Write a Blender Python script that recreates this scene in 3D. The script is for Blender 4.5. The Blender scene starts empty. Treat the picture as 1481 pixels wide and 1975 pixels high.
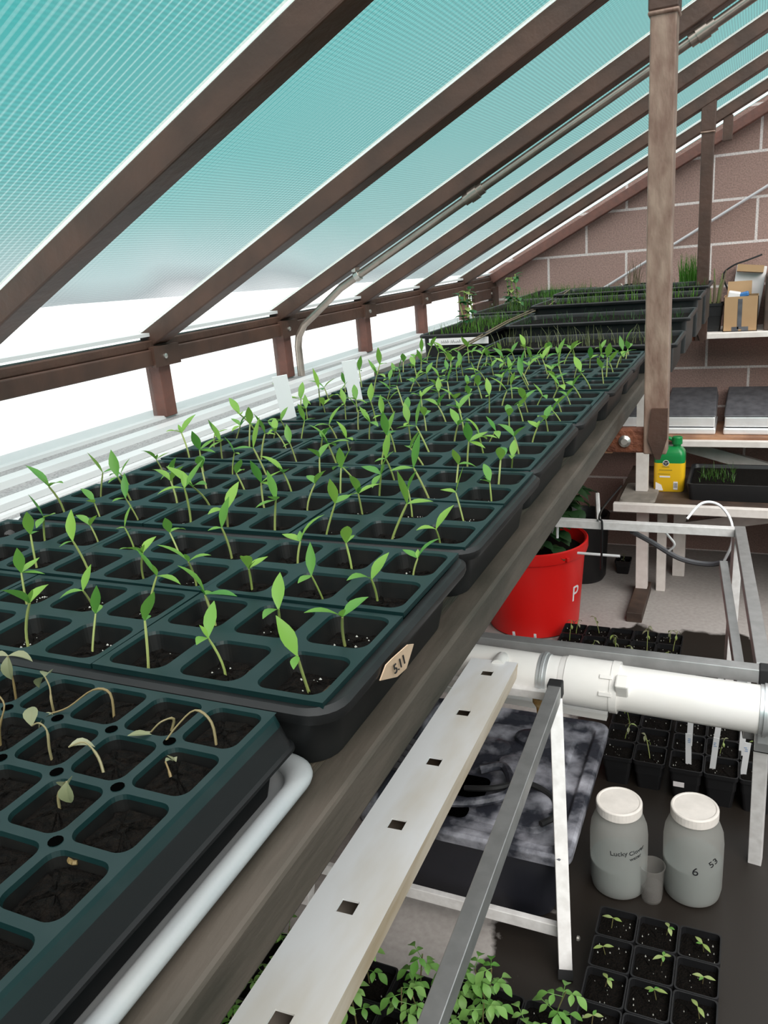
import bpy, math, random
from mathutils import Vector, Matrix
rnd = random.Random(7)
SC = bpy.context.scene
COL = SC.collection
PI = math.pi

# ---------------------------------------------------------------- camera
cam = bpy.data.cameras.new('camera')
cam.sensor_fit = 'VERTICAL'; cam.sensor_height = 36.0; cam.lens = 28.034
cam.clip_start = 0.01; cam.clip_end = 500
camo = bpy.data.objects.new('camera', cam); COL.objects.link(camo)
Rm = Matrix(((0.91163, -0.05020, 0.40790), (0.40247, 0.30787, -0.86211), (-0.08230, 0.95010, 0.30089)))
camo.matrix_world = Matrix.Translation((0, 0, 1.58)) @ Rm.to_4x4()
SC.camera = camo
SC.view_settings.view_transform = 'Standard'; SC.view_settings.look = 'None'
SC.view_settings.gamma = 1; SC.view_settings.use_curve_mapping = False
SC.view_settings.exposure = 0.0

# ---------------------------------------------------------------- sky
world = bpy.data.worlds.new('sky'); SC.world = world; world.use_nodes = True
nt = world.node_tree; nt.nodes.clear()
def N(t, tree=None, **kw):
    n = (tree or nt).nodes.new(t)
    for k, v in kw.items(): setattr(n, k, v)
    return n
out = N('ShaderNodeOutputWorld'); bg = N('ShaderNodeBackground')
tc = N('ShaderNodeTexCoord'); sep = N('ShaderNodeSeparateXYZ')
nt.links.new(tc.outputs['Generated'], sep.inputs[0])
asin = N('ShaderNodeMath', operation='ARCSINE'); nt.links.new(sep.outputs[2], asin.inputs[0])
cl = N('ShaderNodeTexNoise'); cl.inputs['Scale'].default_value = 3.2; cl.inputs['Detail'].default_value = 3
nt.links.new(tc.outputs['Generated'], cl.inputs['Vector'])
hz = N('ShaderNodeTexNoise'); hz.inputs['Scale'].default_value = 7; hz.inputs['Detail'].default_value = 2
nt.links.new(tc.outputs['Generated'], hz.inputs['Vector'])
# elevation in degrees, the horizon made wavy by far blurred hills
deg = N('ShaderNodeMath', operation='MULTIPLY_ADD'); deg.inputs[1].default_value = 180/PI
wob = N('ShaderNodeMath', operation='MULTIPLY_ADD'); wob.inputs[1].default_value = 4.0; wob.inputs[2].default_value = -2.0
nt.links.new(hz.outputs[0], wob.inputs[0]); nt.links.new(asin.outputs[0], deg.inputs[0]); nt.links.new(wob.outputs[0], deg.inputs[2])
mr = N('ShaderNodeMapRange'); mr.inputs['From Min'].default_value = -10; mr.inputs['From Max'].default_value = 90
nt.links.new(deg.outputs[0], mr.inputs['Value'])
ramp = N('ShaderNodeValToRGB'); nt.links.new(mr.outputs[0], ramp.inputs[0])
def pos(d): return (d + 10) / 100
stops = [(-10, (1.5, 1.5, 1.5)), (-3.0, (1.3, 1.3, 1.32)), (-1.6, (.80, .80, .82)), (-0.7, (.46, .50, .52)), (.6, (.55, .70, .71)),
         (3.5, (.26, .56, .55)), (7, (.12, .50, .49)), (15, (.03, .48, .465)), (24, (.08, .50, .49)), (36, (1.2, 1.2, 1.2)), (60, (2.8, 2.8, 2.8))]  # unseen overhead stops made bright white to light the interior
el = ramp.color_ramp.elements
while len(el) > 1: el.remove(el[-1])
for i, (d, c) in enumerate(stops):
    e = el[0] if i == 0 else el.new(pos(d))
    e.position = max(0, pos(d)); e.color = (*[x / 4.2 for x in c], 1)
sc_ = N('ShaderNodeVectorMath', operation='SCALE'); sc_.inputs['Scale'].default_value = 4.2
nt.links.new(ramp.outputs[0], sc_.inputs[0])
# thin cloud veils
cr = N('ShaderNodeValToRGB'); cr.color_ramp.elements[0].position = .46; cr.color_ramp.elements[1].position = .78
cr.color_ramp.elements[0].color = (0, 0, 0, 1); cr.color_ramp.elements[1].color = (.38, .38, .38, 1)
nt.links.new(cl.outputs[0], cr.inputs[0])
mixc = N('ShaderNodeMixRGB'); mixc.inputs[2].default_value = (.30, .46, .45, 1)
lo = N('ShaderNodeMath', operation='LESS_THAN'); lo.inputs[1].default_value = 30
nt.links.new(deg.outputs[0], lo.inputs[0])
mm = N('ShaderNodeMath', operation='MULTIPLY'); nt.links.new(cr.outputs[0], mm.inputs[0]); nt.links.new(lo.outputs[0], mm.inputs[1])
# greyer veil straight ahead, clearer to the left
fr = N('ShaderNodeMapRange'); fr.inputs['From Min'].default_value = .80; fr.inputs['From Max'].default_value = 1.0; fr.inputs['To Max'].default_value = .45
nt.links.new(sep.outputs[1], fr.inputs['Value'])
fm = N('ShaderNodeMath', operation='MULTIPLY'); nt.links.new(fr.outputs[0], fm.inputs[0]); nt.links.new(lo.outputs[0], fm.inputs[1])
mx_ = N('ShaderNodeMath', operation='MAXIMUM'); nt.links.new(mm.outputs[0], mx_.inputs[0]); nt.links.new(fm.outputs[0], mx_.inputs[1])
nt.links.new(mx_.outputs[0], mixc.inputs[0]); nt.links.new(sc_.outputs[0], mixc.inputs[1])
nt.links.new(mixc.outputs[0], bg.inputs[0]); bg.inputs[1].default_value = 1.0
nt.links.new(bg.outputs[0], out.inputs[0])

# the sun behind thin cloud: broad and soft
sl = bpy.data.lights.new('sun', 'SUN'); sl.energy = 4.2; sl.angle = math.radians(50); sl.color = (1, .95, .91)
so = bpy.data.objects.new('sun', sl); COL.objects.link(so)
so.rotation_euler = (math.radians(49), 0, math.radians(37))

# ---------------------------------------------------------------- materials
def newmat(name):
    m = bpy.data.materials.new(name); m.use_nodes = True
    t = m.node_tree; b = t.nodes['Principled BSDF']
    return m, t, b
def M(name, c, rough=.5, metal=0, c2=None, scale=20, amt=.5, bump=0, bscale=None, spec=.5, stretch=None, detail=4, lo=.35, hi=.65):
    """plain surface with optional two-tone noise wear and bump"""
    m, t, b = newmat(name)
    b.inputs['Base Color'].default_value = (*c, 1); b.inputs['Roughness'].default_value = rough
    b.inputs['Metallic'].default_value = metal; b.inputs['Specular IOR Level'].default_value = spec
    if c2 or bump:
        co = N('ShaderNodeTexCoord', t); mp = N('ShaderNodeMapping', t)
        t.links.new(co.outputs['Object'], mp.inputs[0])
        if stretch: mp.inputs['Scale'].default_value = stretch
    if c2:
        n = N('ShaderNodeTexNoise', t); n.inputs['Scale'].default_value = scale; n.inputs['Detail'].default_value = detail
        t.links.new(mp.outputs[0], n.inputs['Vector'])
        r = N('ShaderNodeValToRGB', t); r.color_ramp.elements[0].position = lo; r.color_ramp.elements[1].position = hi
        r.color_ramp.elements[0].color = (*c, 1)
        r.color_ramp.elements[1].color = (*[a * (1 - amt) + d * amt for a, d in zip(c, c2)], 1)
        t.links.new(n.outputs[0], r.inputs[0]); t.links.new(r.outputs[0], b.inputs['Base Color'])
    if bump:
        n2 = N('ShaderNodeTexNoise', t); n2.inputs['Scale'].default_value = bscale or scale; n2.inputs['Detail'].default_value = 5
        t.links.new(mp.outputs[0], n2.inputs['Vector'])
        bp = N('ShaderNodeBump', t); bp.inputs['Strength'].default_value = bump; bp.inputs['Distance'].default_value = .01
        t.links.new(n2.outputs[0], bp.inputs['Height']); t.links.new(bp.outputs[0], b.inputs['Normal'])
    return m

m_tray = M('black tray plastic', (.006, .0065, .007), .42, spec=.35, c2=(.015, .015, .015), scale=30, amt=.6)
m_pack = M('dark green pack plastic', (.003, .017, .017), .42, spec=.35, c2=(.012, .027, .027), scale=40, amt=.5, lo=.5, hi=.75)
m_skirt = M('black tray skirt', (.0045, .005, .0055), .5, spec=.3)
m_pocket = M('pocket black with recess shade and soil', (.005, .0055, .0055), .6, c2=(.014, .012, .010), scale=60, spec=.25)  # pocket walls near-black: recess shade and soil smears in one colour
m_soil = M('dark potting soil', (.003, .0026, .0022), .95, c2=(.011, .008, .006), scale=220, amt=.7, bump=1.0, bscale=260, spec=.1)
m_drysoil = M('dry potting soil', (.05, .036, .024), .95, c2=(.14, .11, .08), scale=160, amt=.7, bump=.8, bscale=220, spec=.1)
m_perl = M('white perlite', (.42, .42, .38), .9)
m_rafter = M('brown painted steel', (.075, .036, .024), .5, c2=(.045, .023, .016), scale=14, amt=.8, bump=.15, bscale=60)
m_col = M('red brown painted steel', (.16, .062, .045), .55, c2=(.10, .045, .035), scale=30, amt=.7, bump=.15, bscale=80)
m_post = M('worn brown post paint', (.17, .095, .070), .42, c2=(.36, .26, .20), scale=45, amt=.7, bump=.25, bscale=90, stretch=(1, 1, .35))
m_rust = M('rust', (.20, .060, .025), .75, c2=(.10, .03, .015), scale=60, amt=.8, bump=.5, bscale=140)
m_bolt = M('galvanised bolt', (.55, .52, .48), .35, .9)
m_sill = M('white sill aluminium', (.62, .62, .62), .4)
m_sill2 = M('speckled grey sill groove', (.17, .17, .17), .6, c2=(.32, .32, .32), scale=300, amt=1, lo=.35, hi=.55)
m_pvc = M('white pvc', (.82, .80, .78), .28, c2=(.76, .73, .69), scale=6, amt=.6)
m_chan = M('white channel pvc with tan water stain', (.90, .89, .90), .32, c2=(.70, .62, .50), scale=9, amt=.7, stretch=(1, .25, 1), lo=.48, hi=.72)
m_tan = M('tan stained pvc edge', (.42, .32, .22), .5, c2=(.66, .58, .5), scale=18, amt=.8, stretch=(1, .2, 1))
m_alu = M('brushed aluminium', (.50, .50, .50), .42, .75, c2=(.36, .36, .36), scale=25, amt=.6)
m_aluw = M('white powder coated aluminium', (.86, .84, .83), .4, .15, c2=(.6, .57, .55), scale=40, amt=.5)
m_zinc = M('zinc plated strut', (.66, .68, .69), .38, .7)
m_cond = M('galvanised conduit', (.44, .37, .32), .3, .85, c2=(.30, .25, .22), scale=30, amt=.6)
m_black = M('black plastic', (.008, .008, .009), .45)
m_blackm = M('black rubber', (.012, .012, .013), .7)
m_tote = M('dark blue grey tote plastic', (.012, .013, .020), .45, c2=(.02, .02, .028), scale=12)
m_toted = M('tote lid with dried white residue', (.022, .024, .034), .5, c2=(.50, .50, .56), scale=11, amt=.8, bump=.4, bscale=40, lo=.44, hi=.70, detail=7)
m_red = M('red tub plastic', (.72, .012, .010), .38)
m_wood = M('weathered bench wood', (.080, .060, .042), .75, c2=(.035, .038, .028), scale=16, amt=.9, bump=.3, bscale=50, stretch=(6, .5, 6), lo=.3, hi=.62)
m_woodside = M('grey brown bench edge', (.082, .064, .050), .65, c2=(.030, .026, .018), scale=12, amt=.9, bump=.12, bscale=40, stretch=(3, .6, 3))
m_wbrown = M('damp brown boards', (.080, .048, .034), .6, c2=(.03, .02, .016), scale=14, amt=.8)
m_wplank = M('pale raw plank', (.42, .22, .12), .7, c2=(.20, .09, .05), scale=9, amt=.9)
m_wwhite = M('white painted wood', (.80, .74, .70), .55, c2=(.64, .57, .53), scale=24, amt=.6)
m_whiteside = M('white tag plastic', (.85, .85, .86), .5)
m_whitetray = M('dented white metal tray', (.34, .355, .37), .5, .1, c2=(.46, .44, .42), scale=14, amt=.5, bump=.3, bscale=14)
m_card = M('cardboard', (.40, .25, .13), .8, c2=(.34, .20, .10), scale=9)
m_tape = M('tan masking tape', (.58, .40, .27), .7, c2=(.66, .48, .35), scale=60)
m_ink = M('black ink', (.01, .01, .012), .6)
m_holedark = M('painted hole dark', (.001, .001, .001), 1, spec=0)  # near-black for flat discs, the dark of a hole put into colour
m_inkg = M('faded grey ink', (.12, .13, .14), .7)
m_foil = M('silver foil', (.95, .95, .96), .2, .3, bump=.35, bscale=18)
m_foild = M('grey foil lid', (.085, .085, .095), .45, .25, c2=(.16, .16, .175), scale=30, amt=.6)
m_yel = M('yellow label', (.85, .50, .015), .4)
m_grn = M('green bottle plastic', (.010, .22, .055), .3)
m_lab = M('white label', (.78, .74, .74), .6)
m_gold = M('dull gold print', (.40, .27, .02), .5)
m_blue = M('blue plastic', (.04, .16, .40), .4)
m_rodw = M('grey white rod', (.60, .56, .58), .4, .3)
m_hose = M('grey hose', (.10, .10, .11), .5)
m_amber = M('crusty amber fitting', (.48, .26, .06), .6, c2=(.75, .6, .4), scale=60)
m_stalk = M('dry tan stalks', (.13, .10, .06), .8)
m_jarlid = M('white jar lid', (.80, .75, .70), .4, c2=(.62, .58, .54), scale=30, amt=.5)
m_stone = M('grey stone block', (.24, .21, .18), .85, c2=(.10, .085, .07), scale=22)

def leafmat(name, c, c2, sss=.35):
    m = bpy.data.materials.new(name); m.use_nodes = True; t = m.node_tree; t.nodes.clear()
    o = N('ShaderNodeOutputMaterial', t); oi = N('ShaderNodeObjectInfo', t)
    r = N('ShaderNodeMixRGB', t); r.inputs[1].default_value = (*c, 1); r.inputs[2].default_value = (*c2, 1)
    t.links.new(oi.outputs['Random'], r.inputs[0])
    p = N('ShaderNodeBsdfPrincipled', t); p.inputs['Roughness'].default_value = .42; p.inputs['Specular IOR Level'].default_value = .35
    tr = N('ShaderNodeBsdfTranslucent', t); mx = N('ShaderNodeMixShader', t); mx.inputs[0].default_value = sss
    t.links.new(r.outputs[0], p.inputs['Base Color']); t.links.new(r.outputs[0], tr.inputs[0])
    t.links.new(p.outputs[0], mx.inputs[1]); t.links.new(tr.outputs[0], mx.inputs[2]); t.links.new(mx.outputs[0], o.inputs[0])
    return m
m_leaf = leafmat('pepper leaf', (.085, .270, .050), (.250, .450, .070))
m_leafd = leafmat('dark green leaf', (.030, .120, .045), (.060, .190, .055))  # darker leaf green, used on the leggy seedlings
m_stem = leafmat('pale green stem', (.27, .36, .09), (.36, .40, .14), .15)
m_wilt = leafmat('wilted leaf', (.20, .22, .11), (.34, .34, .22), .3)
m_wstem = leafmat('tan wilted stem', (.20, .13, .05), (.24, .21, .11), .1)
m_tom = leafmat('tomato leaf', (.11, .30, .05), (.26, .46, .13), .35)
m_tomstem = leafmat('brown green tomato stem', (.13, .13, .05), (.16, .12, .06), .1)
m_pale = leafmat('pale cotyledon', (.26, .36, .09), (.36, .44, .18), .3)
m_grass = leafmat('grass blade', (.025, .085, .015), (.05, .12, .02), .3)
m_oniongrass = leafmat('bright grass blade', (.05, .15, .015), (.09, .20, .02), .3)
m_olive = leafmat('olive stem', (.13, .15, .06), (.18, .19, .08), .15)
m_dark = leafmat('dark broad leaf', (.016, .050, .018), (.035, .085, .028), .25)

# translucent jar plastic, liquid, clear cup
def glassy(name, c, tr, tl, rough=.35):
    m = bpy.data.materials.new(name); m.use_nodes = True; t = m.node_tree; t.nodes.clear()
    o = N('ShaderNodeOutputMaterial', t); p = N('ShaderNodeBsdfPrincipled', t); p.inputs['Base Color'].default_value = (*c, 1); p.inputs['Roughness'].default_value = rough
    tb = N('ShaderNodeBsdfTransparent', t); tb.inputs[0].default_value = (.95, .95, .95, 1)
    tlb = N('ShaderNodeBsdfTranslucent', t); tlb.inputs[0].default_value = (*c, 1)
    a = N('ShaderNodeMixShader', t); a.inputs[0].default_value = tl; b = N('ShaderNodeMixShader', t); b.inputs[0].default_value = tr
    t.links.new(p.outputs[0], a.inputs[1]); t.links.new(tlb.outputs[0], a.inputs[2])
    t.links.new(a.outputs[0], b.inputs[1]); t.links.new(tb.outputs[0], b.inputs[2]); t.links.new(b.outputs[0], o.inputs[0])
    return m
m_jar = glassy('milky jar plastic', (.74, .74, .70), .62, .5)
m_liq = M('cloudy pale liquid', (.15, .175, .17), .4)
m_cup = glassy('cloudy clear cup', (.45, .43, .40), .84, .2, .2)
m_glass = glassy('window pane', (.9, .95, .95), .95, 0, .05)

# fluted twin wall roof sheet: clear, faintly teal, ribs running up the slope
def panelmat(name, tint, frost):
    m = bpy.data.materials.new(name); m.use_nodes = True; t = m.node_tree; t.nodes.clear()
    o = N('ShaderNodeOutputMaterial', t); co = N('ShaderNodeTexCoord', t); sp = N('ShaderNodeSeparateXYZ', t)
    t.links.new(co.outputs['Object'], sp.inputs[0])
    def sine(sock, period):
        a = N('ShaderNodeMath', t, operation='MULTIPLY'); a.inputs[1].default_value = 2 * PI / period; t.links.new(sock, a.inputs[0])
        s = N('ShaderNodeMath', t, operation='SINE'); t.links.new(a.outputs[0], s.inputs[0]); return s
    s1 = sine(sp.outputs[1], .0115); s2 = sine(sp.outputs[0], .0062)
    p1 = N('ShaderNodeMapRange', t); p1.inputs['From Min'].default_value = .55; p1.inputs['From Max'].default_value = .95
    t.links.new(s1.outputs[0], p1.inputs['Value'])           # bright web line
    p2 = N('ShaderNodeMapRange', t); p2.inputs['From Min'].default_value = -1; p2.inputs['From Max'].default_value = 1
    p2.inputs['To Min'].default_value = .84; p2.inputs['To Max'].default_value = 1.0
    t.links.new(s2.outputs[0], p2.inputs['Value'])
    col = N('ShaderNodeVectorMath', t, operation='SCALE'); col.inputs[0].default_value = tint; t.links.new(p2.outputs[0], col.inputs['Scale'])
    tb = N('ShaderNodeBsdfTransparent', t); t.links.new(col.outputs[0], tb.inputs[0])
    tl = N('ShaderNodeBsdfTranslucent', t); tl.inputs[0].default_value = (.92, .96, .96, 1)
    mx = N('ShaderNodeMixShader', t)
    f = N('ShaderNodeMath', t, operation='MULTIPLY_ADD'); f.inputs[1].default_value = .07; f.inputs[2].default_value = frost
    t.links.new(p1.outputs[0], f.inputs[0]); t.links.new(f.outputs[0], mx.inputs[0])
    t.links.new(tb.outputs[0], mx.inputs[1]); t.links.new(tl.outputs[0], mx.inputs[2])
    t.links.new(mx.outputs[0], o.inputs[0])
    return m
m_panel = panelmat('fluted clear roof sheet', (.98, 1.0, 1.0), .02)
m_frost = panelmat('white frosted roof strip', (.9, .9, .9), .65)
m_fringe = panelmat('pale light fringe', (.95, .93, .85), .55)  # for added strips that imitate the white light fringe above the rafters

# concrete block wall
def wallmat():
    m, t, b = newmat('split face concrete block')
    co = N('ShaderNodeTexCoord', t); sp = N('ShaderNodeSeparateXYZ', t); cb = N('ShaderNodeCombineXYZ', t)
    t.links.new(co.outputs['Object'], sp.inputs[0])
    ad = N('ShaderNodeMath', t, operation='ADD'); ad.inputs[1].default_value = .19 + 7.6
    t.links.new(sp.outputs[0], ad.inputs[0]); t.links.new(ad.outputs[0], cb.inputs[0]); t.links.new(sp.outputs[2], cb.inputs[1])
    br = N('ShaderNodeTexBrick', t); br.inputs['Scale'].default_value = 1; br.inputs['Brick Width'].default_value = .38; br.inputs['Row Height'].default_value = .19
    br.inputs['Mortar Size'].default_value = .0062; br.inputs['Mortar Smooth'].default_value = .2
    br.inputs['Color1'].default_value = (.370, .240, .210, 1); br.inputs['Color2'].default_value = (.310, .195, .165, 1); br.inputs['Mortar'].default_value = (.70, .62, .60, 1)
    t.links.new(cb.outputs[0], br.inputs['Vector'])
    n = N('ShaderNodeTexNoise', t); n.inputs['Scale'].default_value = 150; n.inputs['Detail'].default_value = 4; t.links.new(co.outputs['Object'], n.inputs['Vector'])
    r = N('ShaderNodeValToRGB', t); r.color_ramp.elements[0].position = .3; r.color_ramp.elements[1].position = .7
    r.color_ramp.elements[0].color = (.62, .62, .62, 1); r.color_ramp.elements[1].color = (1.25, 1.2, 1.2, 1)
    t.links.new(n.outputs[0], r.inputs[0])
    mu = N('ShaderNodeMixRGB', t, blend_type='MULTIPLY'); mu.inputs[0].default_value = .7
    t.links.new(br.outputs[0], mu.inputs[1]); t.links.new(r.outputs[0], mu.inputs[2]); t.links.new(mu.outputs[0], b.inputs['Base Color'])
    b.inputs['Roughness'].default_value = .9
    bp = N('ShaderNodeBump', t); bp.inputs['Strength'].default_value = .5; bp.inputs['Distance'].default_value = .006
    t.links.new(n.outputs[0], bp.inputs['Height']); t.links.new(bp.outputs[0], b.inputs['Normal'])
    return m
m_block = wallmat()

# concrete floor with wet areas
def floormat():
    m, t, b = newmat('concrete floor with wet patches')
    co = N('ShaderNodeTexCoord', t); sp = N('ShaderNodeSeparateXYZ', t); t.links.new(co.outputs['Object'], sp.inputs[0])
    n = N('ShaderNodeTexNoise', t); n.inputs['Scale'].default_value = 4.5; n.inputs['Detail'].default_value = 6; t.links.new(co.outputs['Object'], n.inputs['Vector'])
    n2 = N('ShaderNodeTexNoise', t); n2.inputs['Scale'].default_value = 60; n2.inputs['Detail'].default_value = 4; t.links.new(co.outputs['Object'], n2.inputs['Vector'])
    def ma(op, a, b_, c=None):
        x = N('ShaderNodeMath', t, operation=op)
        for i, s in enumerate((a, b_, c)):
            if s is None: continue
            if isinstance(s, (int, float)): x.inputs[i].default_value = s
            else: t.links.new(s, x.inputs[i])
        return x.outputs[0]
    w = ma('MULTIPLY_ADD', n.outputs[0], .5, -.25)
    wx = ma('ADD', sp.outputs[0], w); wy = ma('ADD', sp.outputs[1], ma('MULTIPLY', w, .8))
    def step(v, a, b_):
        r = N('ShaderNodeMapRange', t); r.inputs['From Min'].default_value = a; r.inputs['From Max'].default_value = b_; t.links.new(v, r.inputs['Value']); return r.outputs[0]
    right = step(wx, -.47, -.45); near = step(wy, 3.22, 3.19)
    wet = ma('MULTIPLY', right, near)
    dry = N('ShaderNodeMixRGB', t); dry.inputs[1].default_value = (.30, .27, .25, 1); dry.inputs[2].default_value = (.47, .44, .42, 1); t.links.new(n2.outputs[0], dry.inputs[0])
    mx = N('ShaderNodeMixRGB', t); mx.inputs[2].default_value = (.017, .013, .010, 1); t.links.new(dry.outputs[0], mx.inputs[1]); t.links.new(wet, mx.inputs[0])
    t.links.new(mx.outputs[0], b.inputs['Base Color'])
    rr = N('ShaderNodeMapRange', t); rr.inputs['To Min'].default_value = .8; rr.inputs['To Max'].default_value = .45; t.links.new(wet, rr.inputs['Value']); t.links.new(rr.outputs[0], b.inputs['Roughness'])
    return m
m_floor = floormat()
m_snow = M('pale bright ground outside', (.85, .85, .84), .9)

# ---------------------------------------------------------------- mesh helpers
class MB:
    def __init__(s): s.v = []; s.f = []; s.mi = []; s.cur = 0
    def add(s, vs, fs):
        o = len(s.v); s.v += [tuple(v) for v in vs]; s.f += [tuple(i + o for i in f) for f in fs]; s.mi += [s.cur] * len(fs); return s
    def box(s, c, d, rot=None):
        x, y, z = [k / 2 for k in d]
        P = [Vector((a, b, e)) for a in (-x, x) for b in (-y, y) for e in (-z, z)]
        if rot is not None: P = [rot @ p for p in P]
        P = [p + Vector(c) for p in P]
        return s.add(P, [(0, 1, 3, 2), (4, 6, 7, 5), (0, 4, 5, 1), (2, 3, 7, 6), (0, 2, 6, 4), (1, 5, 7, 3)])
    def bb(s, x0, x1, y0, y1, z0, z1): return s.box(((x0 + x1) / 2, (y0 + y1) / 2, (z0 + z1) / 2), (x1 - x0, y1 - y0, z1 - z0))
    def beam(s, a, b, w, h, up=(0, 0, 1)):
        """square bar from a to b"""
        a = Vector(a); b = Vector(b); d = (b - a).normalized(); u = Vector(up); r = d.cross(u).normalized(); u = r.cross(d).normalized()
        P = [p + r * (i * w / 2) + u * (j * h / 2) for p in (a, b) for i, j in ((-1, -1), (1, -1), (1, 1), (-1, 1))]
        return s.add(P, [(3, 2, 1, 0), (4, 5, 6, 7)] + [(i, (i + 1) % 4, 4 + (i + 1) % 4, 4 + i) for i in range(4)])
    def rings(s, R, cap0=True, cap1=True, closed=True):
        n = len(R[0]); o = [p for r in R for p in r]; F = []
        for k in range(len(R) - 1):
            for i in range(n if closed else n - 1):
                j = (i + 1) % n; F.append((k * n + i, k * n + j, (k + 1) * n + j, (k + 1) * n + i))
        if cap0: F.append(tuple(range(n - 1, -1, -1)))
        if cap1: F.append(tuple((len(R) - 1) * n + i for i in range(n)))
        return s.add(o, F)
    def tube(s, pts, r, n=8, cap=True):
        pts = [Vector(p) for p in pts]; R = []; prev = None
        for i, p in enumerate(pts):
            d = (pts[min(i + 1, len(pts) - 1)] - pts[max(i - 1, 0)]).normalized()
            if prev is None:
                u = Vector((0, 0, 1)) if abs(d.z) < .9 else Vector((1, 0, 0)); a = d.cross(u).normalized()
            else:
                a = (prev - d * prev.dot(d)).normalized()
            prev = a; b = d.cross(a); rr = r[i] if isinstance(r, (list, tuple)) else r
            R.append([p + a * (math.cos(2 * PI * k / n) * rr) + b * (math.sin(2 * PI * k / n) * rr) for k in range(n)])
        return s.rings(R, cap, cap)
    def lathe(s, prof, c=(0, 0, 0), n=32, cap0=True, cap1=True):
        R = [[(c[0] + r * math.cos(2 * PI * k / n), c[1] + r * math.sin(2 * PI * k / n), c[2] + z) for k in range(n)] for r, z in prof]
        return s.rings(R, cap0, cap1)
    def build(s, name, mats, parent=None, smooth=False, origin=None, bevel=0, seg=2):
        if not isinstance(mats, (list, tuple)): mats = [mats]
        o = Vector(origin) if origin is not None else (Vector(WL.get(parent.name, (0, 0, 0))) if parent else Vector((0, 0, 0)))
        me = bpy.data.meshes.new(name); me.from_pydata([tuple(Vector(v) - o) for v in s.v], [], s.f)
        for m in mats: me.materials.append(m)
        me.polygons.foreach_set('material_index', s.mi)
        if smooth:
            me.polygons.foreach_set('use_smooth', [True] * len(me.polygons)); me.set_sharp_from_angle(angle=math.radians(38))
        me.update()
        ob = bpy.data.objects.new(name, me); COL.objects.link(ob)
        if parent: ob.parent = parent
        else: ob.location = o
        WL[ob.name] = tuple(o)
        if bevel:
            b = ob.modifiers.new('bevel', 'BEVEL'); b.width = bevel; b.segments = seg; b.limit_method = 'ANGLE'; b.angle_limit = math.radians(40)
        return ob
WL = {}
def tag(o, label, cat, group=None, kind=None):
    o['label'] = label
    if cat: o['category'] = cat
    if group: o['group'] = group
    if kind: o['kind'] = kind
    return o
def thing(name, loc, label, cat, group=None):
    o = bpy.data.objects.new(name, None); COL.objects.link(o); o.location = loc; o.empty_display_size = .02
    WL[o.name] = tuple(loc); return tag(o, label, cat, group)
def struct(o): o['kind'] = 'structure'; return o
def copy_thing(src, loc, rotz=0, scale=1, label=None, group=None, rx=0, ry=0):
    r = src.copy(); COL.objects.link(r); r.location = loc; r.rotation_euler = (rx, ry, rotz); r.scale = (scale,) * 3
    if label: r['label'] = label
    if group: r['group'] = group
    for ch in KIDS[src.name]:
        c = ch.copy(); COL.objects.link(c); c.parent = r
    return r
KIDS = {}
def rrect(x0, x1, y0, y1, z, r, k=5):
    P = []
    for cx, cy, a in ((x1 - r, y1 - r, 0), (x0 + r, y1 - r, 90), (x0 + r, y0 + r, 180), (x1 - r, y0 + r, 270)):
        for i in range(k + 1):
            t = math.radians(a + 90 * i / k); P.append((cx + r * math.cos(t), cy + r * math.sin(t), z))
    return P
def lettering(name, text, size, mat, parent, fn, extr=.0003):
    """text turned into a mesh, its points mapped into place by fn(x, y, z)"""
    cu = bpy.data.curves.new(name, 'FONT'); cu.body = text; cu.size = size; cu.extrude = extr; cu.align_x = 'CENTER'; cu.align_y = 'CENTER'
    to = bpy.data.objects.new(name + '_curve', cu); COL.objects.link(to)
    dg = bpy.context.evaluated_depsgraph_get(); me0 = bpy.data.meshes.new_from_object(to.evaluated_get(dg))
    b = MB(); b.add([fn(*v.co) for v in me0.vertices], [tuple(p.vertices) for p in me0.polygons])
    bpy.data.objects.remove(to); bpy.data.meshes.remove(me0); bpy.data.curves.remove(cu)
    return b.build(name, mat, parent)
ORD = ['first', 'second', 'third', 'fourth', 'fifth', 'sixth', 'seventh', 'eighth', 'ninth', 'tenth', 'eleventh', 'twelfth']

# ================================================================ THE SETTING
XR = 1.35; YF = -1.7; YB = 4.2
b = MB(); b.bb(-1.36, XR, YF, YB + .2, -.1, 0); struct(b.build('floor', m_floor))
b = MB(); b.bb(-60, -1.36, -40, 60, -.3, -.05); b.bb(-1.36, 60, YB + .4, 60, -.3, -.05); struct(b.build('ground', m_snow))
def wz(x): return 1.405 + .51 * (x + 1.25) + .07          # top of the end wall follows the roof slope
b = MB(); P = [(-1.36, YB, 0), (XR, YB, 0), (XR, YB, wz(XR)), (-1.25, YB, wz(-1.25)), (-1.36, YB, wz(-1.25))]
b.rings([P, [(x, y + .2, z) for x, y, z in P]]); struct(b.build('wall_back', m_block))
# behind the camera and on the aisle side: low block walls with glass above
b = MB(); b.bb(-1.36, XR, YF - .15, YF, 0, .9); struct(b.build('wall_front', m_block))
b = MB(); P = [(-1.3, YF - .06, .9), (XR, YF - .06, .9), (XR, YF - .06, wz(XR)), (-1.3, YF - .06, wz(-1.3))]; b.rings([P, [(x, y + .005, z) for x, y, z in P]]); struct(b.build('window_40', m_glass))
b = MB(); b.bb(XR, XR + .15, YF, YB + .2, 0, .9); struct(b.build('wall_right', m_block))
b = MB(); b.bb(XR + .06, XR + .065, YF, YB, .9, wz(XR)); struct(b.build('window_41', m_glass))
b = MB(); b.bb(-1.36, -1.27, YF, YB, 0, 1.19); struct(b.build('wall_left', m_block))
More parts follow.
